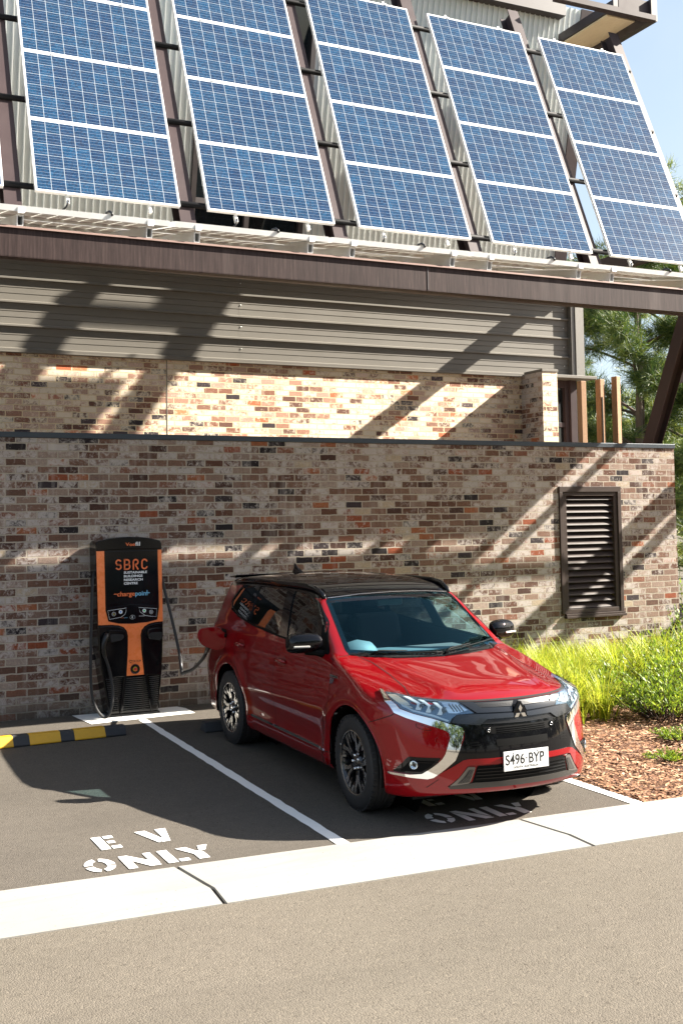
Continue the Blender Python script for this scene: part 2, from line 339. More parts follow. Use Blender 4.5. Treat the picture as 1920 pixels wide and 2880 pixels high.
def stencil(ox,oy,th,zz,grp,lab):
    # EV ONLY as stencil letters; u to the right, v away from viewer
    c,s=math.cos(th),math.sin(th); root=empty('bay_lettering',(ox,oy,0)); tag(root,lab,'marking',grp); letters={k:MB() for k in ('E','V','O','N','L','Y')}; mb=letters['E']
    def P(pts,x0,y0,w=1,h=1): mb.add([(ox+c*(x0+x*w)-s*(y0+y*h),oy+s*(x0+x*w)+c*(y0+y*h),zz) for x,y in pts],[tuple(range(len(pts)))])
    H=.30
    # E
    e=[[(0,0),(.45,0),(.45,1),(0,1)],[(.55,.80),(1,.80),(1,1),(.55,1)],[(.55,.42),(.9,.42),(.9,.60),(.55,.60)],[(.55,0),(1,0),(1,.2),(.55,.2)]]
    for q in e: P(q,.19,.46,.145,H)
    v_=[[(0,1),(.36,1),(.62,.30),(.46,.0),(.40,.0)],[(.70,1),(1.08,1),(.80,0),(.55,0),(.50,.06),(.68,.36)]]
    mb=letters['V']
    for q in v_: P(q,.50,.46,.21,H)
    # O
    def arc(a0,a1,cx,cy,rx,ry,tx,ty,n=10):
        o=[];i=[]
        for k in range(n+1):
            a=a0+(a1-a0)*k/n; o.append((cx+rx*math.cos(a),cy+ry*math.sin(a))); i.append((cx+(rx-tx)*math.cos(a),cy+(ry-ty)*math.sin(a)))
        return o+i[::-1]
    mb=letters['O']
    for a0,a1 in ((-.1,1.35),(1.75,3.0),(3.3,4.45),(4.85,6.0)): P(arc(a0,a1,.5,.5,.5,.5,.28,.19),0,0.02,.195,.27)
    mb=letters['N']
    P([(0,0),(.27,0),(.27,.52),(0,.92)],.245,0,.215,.27); P([(0,1),(.26,1),(.74,.45),(1,0),(.66,0),(.0,.98)],.245,0,.215,.27); P([(.76,1),(1,1),(1,.12),(.76,.50)],.245,0,.215,.27)
    mb=letters['L']
    P([(0,0),(.45,0),(.45,1),(0,1)],.505,0,.15,.27); P([(.55,0),(1,0),(1,.2),(.55,.2)],.505,0,.15,.27)
    mb=letters['Y']
    P([(0,1),(.34,1),(.52,.60),(.62,.62),(.70,.5),(.70,0),(.36,0),(.36,.42)],.635,0,.215,.27); P([(.72,1),(1.04,1),(.82,.62),(.62,.66)],.635,0,.215,.27)
    for k_ in letters: o=letters[k_].build('letter',M_paint,root); o.location=(-ox,-oy,0)
    return root
stencil(1.685,6.675,.0,.001,'EV ONLY stencil lettering','sunlit white stencil lettering EV ONLY on the asphalt of the empty bay')
stencil(4.175,6.63,-.02,.001,'EV ONLY stencil lettering','shadowed white stencil lettering EV ONLY on the asphalt in front of the car')
mark('bay_edge_line',ragged([(5.76,6.46),(5.865,6.46),(5.885,7.50),(5.89,11.9),(5.78,11.9),(5.775,7.45)],.006,.15,3),'white painted line along the edge of the garden bed, right of the car',z=.001)
# ---------------------------------------------------------------- lower brick wall
rw=empty('brick_wall',(6,12.2,0)); tag(rw,'long freestanding recycled brick wall with dark capping behind the car','wall')
def wbuild(mb,name,m,root,**k):
    o=mb.build(name,m,root,**k); o.location=-Vector(root.matrix_world.translation if False else root.location); return o
mb=MB(); WX=11.87
# wall with louvre opening
lx0,lx1,lz0,lz1=9.76,10.80,.80,2.55
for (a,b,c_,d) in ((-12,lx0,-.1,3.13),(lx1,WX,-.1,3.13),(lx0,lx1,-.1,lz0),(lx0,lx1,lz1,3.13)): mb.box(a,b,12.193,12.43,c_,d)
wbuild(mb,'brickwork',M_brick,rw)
mb=MB(); mb.box(-12,WX+.012,12.175,12.45,3.132,3.195); wbuild(mb,'capping',M_cap,rw,bevel=.004)
mb=MB(); mb.box(9.795,9.805,12.190,12.2,0,.75); wbuild(mb,'control_joint',mat('joint_sealant',(.25,.22,.19),.8),rw)
# louvre window
rl=empty('louvre_window',(10.28,12.19,.75)); tag(rl,'tall dark bronze louvred vent set in the brick wall at right','louvre')
mb=MB(); y0,y1=12.165,12.30
fr=[(9.735,10.825,2.57,2.50),(9.735,10.825,.80,.735)]
mb.box(9.735,10.825,y0,y1,2.495,2.572); mb.box(9.735,9.79,y0,y1,.80,2.495); mb.box(10.765,10.825,y0,y1,.80,2.495)
mb.box(9.79,10.765,y0+.02,y1,2.44,2.495); mb.box(9.79,9.865,y0+.02,y1,.86,2.44); mb.box(10.70,10.765,y0+.02,y1,.86,2.44); mb.box(9.79,10.765,y0+.01,y1,.80,.86)
wbuild(mb,'frame',M_louv,rl,bevel=.004)
mb=MB(); mb.box(9.78,10.84,12.13,12.26,.735,.768); mb.box(9.79,10.83,12.15,12.24,.77,.797); wbuild(mb,'sill',M_louv,rl,bevel=.003)
mb=MB(); nS=18
for i in range(nS):
    z=.885+i*(2.40-.885)/(nS-1)
    mb.prism([(9.866,12.205,z-.015),(9.866,12.215,z+.004),(9.866,12.275,z+.058),(9.866,12.283,z+.055),(9.866,12.222,z-.004),(9.866,12.210,z-.02)],(.833,0,0))
wbuild(mb,'louvre_blades',M_louv,rl)
mb=MB(); mb.box(9.80,10.76,12.36,12.38,.8,2.5); wbuild(mb,'backing',M_dark,rl)
# ================================================================ building
rb=empty('building',(5,15.3,0)); tag(rb,'two storey building with recycled brick base, grey horizontal cladding and pale corrugated upper wall','building')
BX=12.60
mb=MB(); mb.box(-12,11.5,15.30,15.55,-.1,4.60); wbuild(mb,'brick_wall',M_brick_sunlit,rb)
mb=MB(); mb.box(5.05,5.062,15.296,15.31,3.0,4.58); wbuild(mb,'control_joint',mat('joint_sealant',(.25,.22,.19),.8),rb)
mb=MB(); mb.box(11.49,11.80,14.72,15.55,-.1,4.598); 
pier=wbuild(mb,'brick_pier',[M_brick_sunlit,M_brickY],rb)
for p in pier.data.polygons: p.material_index=1 if abs(p.normal.x)>.5 else 0
mb=MB(); mb.box(11.478,11.812,14.705,15.2,4.600,4.642); wbuild(mb,'pier_flashing',M_clad,rb,bevel=.003)
mb=MB(); mb.box(-12,BX,15.60,24,-.1,10.8); wbuild(mb,'core_walls',mat('rear_wall',(.3,.3,.28),.8),rb)
# side wall above ground at right end
# horizontal pan cladding
def cladding(x0,x1,name):
    mb=MB(); prof=[]
    z=4.62; P_=.3375
    k=0; zz=z-.02
    prof.append((zz,0.0)) ; 
    zt=6.05
    while zz<zt:
        # rib at the bottom of each pan (proud), two shallow grooves
        prof+=[(zz+.005,-.046),(zz+.028,-.046),(zz+.044,-.004),(zz+.128,-.004),(zz+.132,.004),(zz+.138,.004),(zz+.142,-.004),(zz+.214,-.004),(zz+.218,.004),(zz+.224,.004),(zz+.228,-.004),(zz+.3325,-.004)]
        zz+=P_
    v=[];f=[]
    for zq,yq in prof: v+=[(x0,15.27+yq,zq),(x1,15.27+yq,zq)]
    for i in range(len(prof)-1): f.append((2*i,2*i+1,2*i+3,2*i+2))
    mb.add(v,f); o=mb.build(name,M_clad,rb); o.location=-rb.location; return o
cladding(-12,6.213,'horizontal_cladding'); cladding(6.216,12.50,'horizontal_cladding')
mb=MB(); random.seed(2)
for k in range(4):
    z=4.60+.3375*k+.2; 
    for x in (6.245,12.40): mb=MB(); mb.lathe([(-.006,.0),(-.006,.009),(.004,.009)],'y',(x,15.262,z),8); wbuild(mb,'screw',M_alu,rb)
mb=MB(); mb.box(-12,11.46,15.225,15.31,4.572,4.612); mb.box(11.80,12.86,14.96,15.32,4.55,4.60); wbuild(mb,'flashing',M_clad,rb,bevel=.003)
mb=MB(); mb.box(12.50,12.575,15.17,15.34,4.60,6.4); mb.box(12.575,12.76,15.15,15.34,4.60,6.4); wbuild(mb,'corner_post',mat('corner_flashing',(.19,.18,.16),.45,metal=.2,var=.05),rb,bevel=.004)
# window bay under the flashing
mb=MB(); mb.box(12.13,12.22,15.30,15.42,2.5,4.55); mb.box(12.41,12.50,15.28,15.42,2.5,4.55);mb.box(12.22,12.41,15.29,15.42,3.72,3.80); mb.box(12.50,12.64,15.24,15.45,2.5,4.55); mb.box(12.22,12.41,15.29,15.42,4.42,4.55); f_=wbuild(mb,'window_frame',M_steel,rb,bevel=.004)
mb=MB(); mb.box(12.22,12.41,15.35,15.36,2.5,4.55); o=wbuild(mb,'window_glass',M_wglass,rb)
# leaning corrugated wall
def LY(z): return 15.33-.22*(z-7.6)
def corr(x0,x1,za,zb,name):
    zb=min(zb,10.95)
    v=[];f=[]; pit=.1045; x=x0; pr_=[]
    while x<x1:
        pr_+=[(x,0),(x+.074,0),(x+.080,-.028),(x+.092,-.028),(x+.0985,0)]; x+=pit
    for X_,d in pr_:
        X_=min(X_,x1); v+=[(X_,LY(za)+d,za),(X_,LY(zb)+d,zb)]
    for i in range(len(pr_)-1): f.append((2*i,2*i+2,2*i+3,2*i+1))
    mb=MB(); mb.add(v,f); o=mb.build(name,M_corr,rb); o.location=-rb.location
corr(-8,5.50,6.0,10.95,'corrugated_wall'); corr(7.42,12.42,6.0,10.95,'corrugated_wall')
mb=MB()
for xa,xb in ((12.42,12.68),): mb.prism([(xa,LY(6.2)-.05,6.2),(xa,LY(10.95)-.05,10.95),(xa,15.7,10.95),(xa,15.7,6.2)],(xb-xa,0,0))
wbuild(mb,'raking_corner',M_steel,rb)
mb=MB()
for x in (5.50,6.4,7.34): mb.prism([(x,LY(6)-.04,6),(x,LY(10.9)-.04,10.9),(x,LY(10.9)+.1,10.9),(x,LY(6)+.1,6)],(.08,0,0))
for z in (6.0,7.05,8.9,9.0): mb.box(5.58,7.34,LY(z)-.03,LY(z)+.1,z,z+.09)
wbuild(mb,'upper_window_frame',M_steeld,rb)
mb=MB(); mb.add([(5.5,LY(6)+.04,6),(7.42,LY(6)+.04,6),(7.42,LY(10.9)+.04,10.9),(5.5,LY(10.9)+.04,10.9)],[(0,1,2,3)]); wbuild(mb,'upper_window_glass',M_wglass,rb)
mb=MB(); mb.box(-12,12.5,15.1,15.7,6.0,6.12); wbuild(mb,'floor_flashing',M_clad,rb)
# roof: slab, timber soffit, steel edge channel
mb=MB(); mb.box(-12,12.0,14.46,24,10.72,10.95); mb.box(12.0,12.66,13.30,24,10.33,10.48); mb.box(12.62,12.74,13.12,24,10.16,10.52); wbuild(mb,'roof',M_steeld,rb)
mb=MB(); 
for i in range(9): mb.box(12.03+i*.066,12.03+i*.066+.0635,13.50,24,10.300,10.322)
wbuild(mb,'timber_soffit',M_soffit,rb)
mb=MB(); mb.box(10.7,12.68,13.08,13.20,10.15,10.235); mb.box(12.0,12.66,13.18,13.20,10.235,10.50); wbuild(mb,'eave_beam',M_steel,rb)
# ================================================================ steel frame carrying the panels
AZ=.014; AL=1.2; A0=Vector((2.337,11.505,5.757))
EX=Vector((math.cos(AZ),math.sin(AZ),0)); E2=Vector((-math.sin(AZ),math.cos(AZ),0)); ES=E2*math.cos(AL)+Vector((0,0,1))*math.sin(AL); EN=EX.cross(ES) # outward (toward viewer, up)
def AP(x,s,n=0): return A0+EX*x+ES*s+EN*n
rf=empty('panel_frame',(6,11,5)); tag(rf,'mauve painted steel frame of raking rafters, beams and purlins that carries the solar panels','steel frame')
for k in range(-1,5):
    xc=1.765+1.992*k
    mb=MB(); a=AP(xc,-.45,-.20); b=AP(xc,4.55,-.20)
    mb.bar(a+EN*.098,b+EN*.098,.19,.012,up=EN); mb.bar(a-EN*.098,b-EN*.098,.19,.012,up=EN); mb.bar(a,b,.012,.184,up=EN)
    wbuild(mb,'rafter',M_steel,rf)
for s in (.10,1.31,2.51,3.72):
    mb=MB(); mb.tube([AP(-3.5,s,-.075),AP(9.75,s,-.075)],.036,8); wbuild(mb,'purlin',M_purl,rf)
# fascia channel
fz=lambda x:4.607+.0011*(x-1.68)
mb=MB()
def fas(x,y,z): return (x,y,z+.0011*(x-1.68))
for (y0_,y1_,z0_,z1_) in ((9.85,9.862,4.607,4.868),(9.838,9.95,4.868,4.882),(9.85,9.95,4.60,4.6075)):
    v=[fas(x,y,z) for x in (-8,15.2) for y in (y0_,y1_) for z in (z0_,z1_)]; mb.add(v,[(0,1,3,2),(4,6,7,5),(0,4,5,1),(2,3,7,6),(0,2,6,4),(1,5,7,3)])
wbuild(mb,'fascia_beam',M_beam,rf,bevel=.003)
mb=MB(); mb.prism([(-8,9.826,4.866-.0106),(-8,9.834,4.866-.0106),(-8,9.852,4.888-.0106),(-8,9.846,4.890-.0106)],(23.2,0,.0255)); wbuild(mb,'fascia_lip',mat('painted_sunlit_lip',(.17,.115,.10),.5,spec=.2),rf)  # sunlit edge line put into the lip's colour, paler than the beam
mb=MB(); mb.box(6.205,6.215,9.845,9.852,4.62,4.865); wbuild(mb,'beam_splice',M_steeld,rf)
mb=MB(); mb.bar((-8,11.45,5.12),(15.1,11.62,5.12),.1,.26); wbuild(mb,'back_beam',M_steel,rf)
mb=MB(); mb.bar((-8,10.66,4.93),(15.1,10.7,4.93),.06,.12); wbuild(mb,'middle_beam',M_steel,rf)
mb=MB(); mb.bar((15.2,9.85,4.75),(15.2,15.3,4.75),.2,.28); wbuild(mb,'end_beam',M_steel,rf)
for k in range(-3,8):
    mb=MB(); x=1.843+A0.x+1.99*k; mb.bar((x,9.87,4.80),(x,11.5,5.10),.10,.14)
    if k not in (5,): wbuild(mb,'bracket_arm',M_steeld,rf)
mb=MB(); mb.bar((12.62,11.8,6.40),(12.62,15.3,6.40),.16,.26); wbuild(mb,'tie_beam',M_steel,rf)
mb=MB(); mb.bar((11.9,11.60,5.35),(12.0,13.25,2.2),.03,.2,up=(1,0,0)); mb.bar((11.81,11.60,5.35),(11.91,13.25,2.2),.2,.012,up=(1,0,0)); mb.bar((11.99,11.60,5.35),(12.09,13.25,2.2),.2,.012,up=(1,0,0))
mb=MB()
a=Vector((11.93,11.70,5.45)); b=Vector((12.02,13.30,2.1)); d=(b-a).normalized(); sx=Vector((1,0,0)); up=sx.cross(d)
mb.bar(a,b,.18,.012,up=up); mb.bar(a+sx*.09,b+sx*.09,.012,.20,up=up); mb.bar(a-sx*.09,b-sx*.09,.012,.20,up=up)
wbuild(mb,'raking_strut',M_steel,rf)
# ---------------------------------------------------------------- solar panels
def cell_mat():
    m,N,L,P=nmat('solar_cells'); tc=N.new('ShaderNodeTexCoord'); sp=N.new('ShaderNodeSeparateXYZ'); L.new(tc.outputs['Object'],sp.inputs[0])
    oi=N.new('ShaderNodeObjectInfo')
    def grid(v,n,size,off,w0,w1):
        t=math_(N,L,'DIVIDE',math_(N,L,'SUBTRACT',v,off),size)
        fr=math_(N,L,'FRACT',t); d=math_(N,L,'MINIMUM',fr,math_(N,L,'SUBTRACT',1,fr))
        return t,math_(N,L,'LESS_THAN',d,w0/size)
    cw=(1.655-.044)/10; ch=(.988-.044)/6
    tx,gx=grid(sp.outputs[0],10,cw,.022,.0024,0); ty,gy=grid(sp.outputs[1],6,ch,.022,.0022,0)
    # two bus bars per cell, running along x
    fy=math_(N,L,'FRACT',ty)
    b1=math_(N,L,'MAXIMUM',math_(N,L,'LESS_THAN',math_(N,L,'ABSOLUTE',math_(N,L,'SUBTRACT',fy,.22)),.0014/ch),math_(N,L,'LESS_THAN',math_(N,L,'ABSOLUTE',math_(N,L,'SUBTRACT',fy,.5)),.0014/ch)); b2=math_(N,L,'LESS_THAN',math_(N,L,'ABSOLUTE',math_(N,L,'SUBTRACT',fy,.78)),.0014/ch)
    line=math_(N,L,'MAXIMUM',gx,gy); bus=math_(N,L,'MAXIMUM',b1,b2)
    cb=N.new('ShaderNodeCombineXYZ'); L.new(math_(N,L,'FLOOR',tx),cb.inputs[0]); L.new(math_(N,L,'FLOOR',ty),cb.inputs[1]); L.new(math_(N,L,'MULTIPLY',oi.outputs['Random'],50),cb.inputs[2])
    wn=N.new('ShaderNodeTexWhiteNoise'); L.new(cb.outputs[0],wn.inputs['Vector'])
    off=N.new('ShaderNodeVectorMath'); off.operation='ADD'; L.new(tc.outputs['Object'],off.inputs[0]); L.new(wn.outputs['Color'],off.inputs[1])
    vo=N.new('ShaderNodeTexVoronoi'); vo.inputs['Scale'].default_value=75; L.new(off.outputs[0],vo.inputs['Vector'])
    c=ramp(N,L,vo.outputs['Color'],[(0,(.0015,.011,.034)),(.5,(.003,.028,.074)),(1,(.007,.058,.128))])
    c=mixc(N,L,1,c,ramp(N,L,wn.outputs[0],[(0,(.70,.72,.85)),(.7,(1,1,1)),(1,(1.0,1.25,1.25))]),'MULTIPLY')
    c=mixc(N,L,bus,c,(.17,.22,.29)); c=mixc(N,L,line,c,(.36,.40,.44))
    # border of backsheet
    bx=math_(N,L,'MAXIMUM',math_(N,L,'LESS_THAN',sp.outputs[0],.022),math_(N,L,'GREATER_THAN',sp.outputs[0],1.655-.022))
    by=math_(N,L,'MAXIMUM',math_(N,L,'LESS_THAN',sp.outputs[1],.022),math_(N,L,'GREATER_THAN',sp.outputs[1],.988-.022))
    c=mixc(N,L,math_(N,L,'MAXIMUM',bx,by),c,(.8,.8,.8))
    # dust film lightens the lower edge
    du=noise(N,L,tc.outputs['Object'],6,5,.7); c=mixc(N,L,math_(N,L,'MULTIPLY',du,.05),c,(.5,.5,.5))
    L.new(c,P.inputs['Base Color']); P.inputs['Roughness'].default_value=.10; P.inputs['Specular IOR Level'].default_value=.14
    P.inputs['Coat Weight'].default_value=.0
    return m
M_cell=cell_mat()
def make_panel(clamps):
    r=empty('solar_panel')
    mb=MB(); w_,h_,t,fw_=1.655,.988,.04,.013
    mb.box(0,w_,0,fw_,-t,.004); mb.box(0,w_,h_-fw_,h_,-t,.004); mb.box(0,fw_,fw_,h_-fw_,-t,.004); mb.box(w_-fw_,w_,fw_,h_-fw_,-t,.004)
    mb.build('frame',M_frame,r)
    mb=MB(); mb.box(fw_,w_-fw_,fw_,h_-fw_,-.012,0); mb.build('cells',M_cell,r)
    for x in (.36,1.30):
        mb=MB(); 
        if clamps=='bottom':
            mb.box(x-.018,x+.018,-.10,.004,-.075,-.035); mb.box(x-.02,x+.02,-.012,.004,-.035,.01); mb.build('clamp',M_alu,r,bevel=.003)
            if x<1:
                mb=MB(); mb.tube([(x,-.03,-.05),(x+.005,-.09,-.03),(x-.03,-.15,-.05),(x-.06,-.16,-.09)],.011,6); mb.build('cable',M_black,r)
        elif clamps=='top': mb.box(x-.018,x+.018,.97,1.075,-.07,-.03); mb.box(x-.02,x+.02,.972,.996,-.03,.01); mb.build('clamp',M_alu,r,bevel=.003)
        else: mb.box(x-.022,x+.022,.978,.998,-.02,.011); mb.build('clamp',M_frame,r)
    return r
PB=make_panel('bottom'); PT=make_panel('top'); PM=make_panel('mid')
used={}
ordc=['sliver column at left edge','leftmost full column','second full column','third full column','fourth full column','rightmost column']
ordr=['bottom','second','third','top']
rot=Matrix((EX,ES,EN)).transposed().to_euler()
for c_ in range(-1,5):
    for r_ in range(4):
        src=PB if r_==0 else (PT if r_==3 else PM)
        o=src if src not in used else copy_tree(src); used[src]=1
        o.location=AP(1.992*c_,.993*r_+.003*((c_*7+r_*3)%3-1)*.3); o.rotation_euler=rot
        tag(o,'blue solar panel, '+ordr[r_]+' from below, '+ordc[c_+1],'solar panel','solar panels of the raking array')
# ---------------------------------------------------------------- flat canopy panels on rails
def canopy_mat():
    m,N,L,P=nmat('canopy_module'); tc=N.new('ShaderNodeTexCoord'); sp=N.new('ShaderNodeSeparateXYZ'); L.new(tc.outputs['Object'],sp.inputs[0])
    def g(v,size,off,w_):
        t=math_(N,L,'FRACT',math_(N,L,'DIVIDE',math_(N,L,'SUBTRACT',v,off),size)); return math_(N,L,'LESS_THAN',math_(N,L,'MINIMUM',t,math_(N,L,'SUBTRACT',1,t)),w_/size)
    line=math_(N,L,'MAXIMUM',g(sp.outputs[0],.158,.035,.009),g(sp.outputs[1],.151,.035,.009))
    geo=N.new('ShaderNodeNewGeometry')
    P.inputs['Roughness'].default_value=.3
    L.new(mixc(N,L,line,(.62,.58,.55),(.85,.85,.83)),P.inputs['Base Color'])
    tl=N.new('ShaderNodeBsdfTranslucent'); L.new(mixc(N,L,line,(.20,.15,.13),(.9,.9,.85)),tl.inputs[0])
    mx=N.new('ShaderNodeMixShader'); mx.inputs[0].default_value=.55; L.new(P.outputs[0],mx.inputs[1]); L.new(tl.outputs[0],mx.inputs[2]); L.new(mx.outputs[0],N['Material Output'].inputs[0])
    return m
M_can=canopy_mat()
cs=.205; CN=Vector((0,math.cos(math.atan(cs)),math.sin(math.atan(cs))))
crot=(math.atan(cs),0,0)
def make_canopy():
    r=empty('canopy_panel'); mb=MB(); w_,h_,t,fw_=1.66,.92,.055,.02
    mb.box(0,w_,0,fw_,0,t); mb.box(0,w_,h_-fw_,h_,0,t); mb.box(0,fw_,fw_,h_-fw_,0,t); mb.box(w_-fw_,w_,fw_,h_-fw_,0,t); mb.build('frame',M_alu,r)
    mb=MB(); mb.box(fw_,w_-fw_,fw_,h_-fw_,.030,.034); mb.build('cells',M_can,r)
    mb=MB(); mb.tube([(1.05,.10,.05),(1.055,.07,.075),(1.07,.03,.085),(1.085,.0,.07),(1.09,-.01,.045)],.012,6); mb.build('cable_loop',M_black,r)
    return r
CP=make_canopy(); first=True
places=['cut by left edge','first from left','second from left','third from left','fourth from left','fifth from left','sixth from left','last at right']
for i in range(-1,7):
    for j in range(2):
        o=CP if first else copy_tree(CP); first=False
        x=1.62+1.715*i; y=9.80+.965*j
        o.location=(x,y,5.012+cs*.965*j+.0011*(x-1.68)); o.rotation_euler=crot
        tag(o,'pale glass canopy panel above the fascia, '+('front' if j==0 else 'rear')+' row, '+places[i+1],'solar panel','canopy panels above the fascia')
for i in range(-1,8):
    for dx in (.24,1.50 if False else -.245):
        x=1.62+1.715*i+dx-.0; 
        if x>15: continue
        mb=MB(); a=Vector((x,9.835,4.945+.0011*(x-1.68))); b=a+CN*1.95
        n=Vector((0,-CN.z,CN.y))
        mb.bar(a+n*.040,b+n*.040,.060,.014,up=n); mb.bar(a-n*.055,b-n*.055,.060,.014,up=n); mb.bar(a-n*.008-Vector((.026,0,0)),b-n*.008-Vector((.026,0,0)),.008,.082,up=n); mb.bar(a-n*.008+Vector((.026,0,0)),b-n*.008+Vector((.026,0,0)),.008,.082,up=n)
        wbuild(mb,'rail',M_alu,rf)
        mb=MB(); mb.box(x-.03,x+.03,9.79,9.83,a.z+.05,a.z+.075+.03); wbuild(mb,'rail_clamp',M_alu,rf)
# ---------------------------------------------------------------- timber posts and planter behind the wall
TP=[(11.03,13.2,4.235,'first timber post from the left above the brick wall',0),(11.39,13.2,4.278,'middle timber post with a dark metal strip',1),(11.66,13.15,4.325,'tallest timber post at right',2)]
for x,y,zt,lab,kk in TP:
    r=empty('timber_post',(x+.06,y+.06,0)); tag(r,'weathered square '+lab,'post','timber posts on the terrace')
    mb=MB(); mb.box(-.048,.048,-.05,.05,2.0,zt); o=mb.build('shaft',M_timber,r,bevel=.006); o.rotation_euler=(0,0,.12*kk)
    if kk==1: mb=MB(); mb.box(-.025,-.008,-.060,-.0505,2.0,zt-.28); mb.build('metal_strip',M_black,r).rotation_euler=(0,0,.12)
rp=empty('planter_box',(11.25,13.3,2.9)); tag(rp,'low dark metal planter with timber end standing between the timber posts','planter')
mb=MB(); mb.box(-.42,.32,-.05,.3,-1,.37); mb.build('box',mat('planter_green_black',(.02,.028,.024),.5),rp,bevel=.004)
mb=MB(); mb.box(.322,.40,-.05,.3,-1,.37); mb.build('timber_end',M_timber,rp,bevel=.004)
# ================================================================ car body as an implicit surface
def cub(xs,ys,sg=None):
    f=cub0(xs,ys); a,b=xs[0],xs[-1]; n=1600; X=np.linspace(a,b,n); Y=f(X); sg=sg or (.05 if b-a>1.2 else .022)
    k=int(3*sg/(X[1]-X[0])); w_=np.exp(-.5*(np.arange(-k,k+1)*(X[1]-X[0])/sg)**2); w_/=w_.sum()
    s0=(Y[1]-Y[0]); s1=(Y[-1]-Y[-2]); Yp=np.concatenate([Y[0]-s0*np.arange(k,0,-1),Y,Y[-1]+s1*np.arange(1,k+1)])
    Ys=np.convolve(Yp,w_,'valid')
    return lambda x: np.interp(x,X,Ys)
def cub0(xs,ys):
    xs=np.array(xs,float); ys=np.array(ys,float)
    # monotone-ish cubic hermite
    d=np.diff(ys)/np.diff(xs); m=np.zeros_like(ys); m[1:-1]=np.where(d[:-1]*d[1:]>0,2*d[:-1]*d[1:]/(d[:-1]+d[1:]+1e-12),0); m[0]=d[0]; m[-1]=d[-1]
    def f(x):
        x=np.clip(x,xs[0],xs[-1]); i=np.clip(np.searchsorted(xs,x)-1,0,len(xs)-2); h=xs[i+1]-xs[i]; t=(x-xs[i])/h
        return (2*t**3-3*t**2+1)*ys[i]+(t**3-2*t**2+t)*h*m[i]+(-2*t**3+3*t**2)*ys[i+1]+(t**3-t**2)*h*m[i+1]
    return f
def smin(a,b,k):
    k=k*1.5; h=np.maximum(k-np.abs(a-b),0)/k; return np.minimum(a,b)-h**3*k/6
def smax(a,b,k): return -smin(-a,-b,k)
def sstep(a,b,x): t=np.clip((x-a)/(b-a),0,1); return t*t*(3-2*t)
side_w=cub([-3.75,-3.5,-3.1,-2.67,-2.0,-1.0,-.3,.1,.45,.7,.95],[.80,.835,.872,.890,.888,.888,.892,.900,.892,.86,.80])
side_p=cub([.18,.26,.34,.44,.53,.61,.66,.74,.85,.96,1.04,1.12,1.2],[.075,.036,.026,.027,.020,.005,.001,.005,.018,.034,.052,.085,.16],.02)
hood_c=cub([-.9,-.45,-.2,.1,.4,.6,.75,.86,.95],[1.13,1.108,1.085,1.045,1.000,.965,.925,.872,.80])
belt_c=cub([-3.7,-3.3,-2.8,-2.0,-1.2,-.6,-.3],[1.17,1.20,1.195,1.155,1.125,1.11,1.10])
front_c=cub([.15,.22,.30,.36,.45,.55,.66,.76,.84,.90,1.0],[.84,.895,.925,.935,.942,.935,.918,.895,.868,.84,.76])
rear_c=cub([.2,.32,.5,.72,.80,.95,1.1,1.25],[-3.66,-3.73,-3.75,-3.74,-3.66,-3.63,-3.60,-3.54])
roof_c=cub([-3.6,-3.35,-3.0,-2.6,-2.1,-1.6,-1.25,-1.0,-.8],[1.560,1.585,1.615,1.638,1.650,1.642,1.610,1.563,1.515])
cab_w=cub([-3.6,-3.2,-2.8,-2.2,-1.4,-.9,-.4,-.1],[.720,.770,.800,.815,.818,.812,.79,.76])
WZ=.345; WXF,WXR=.0,-2.67
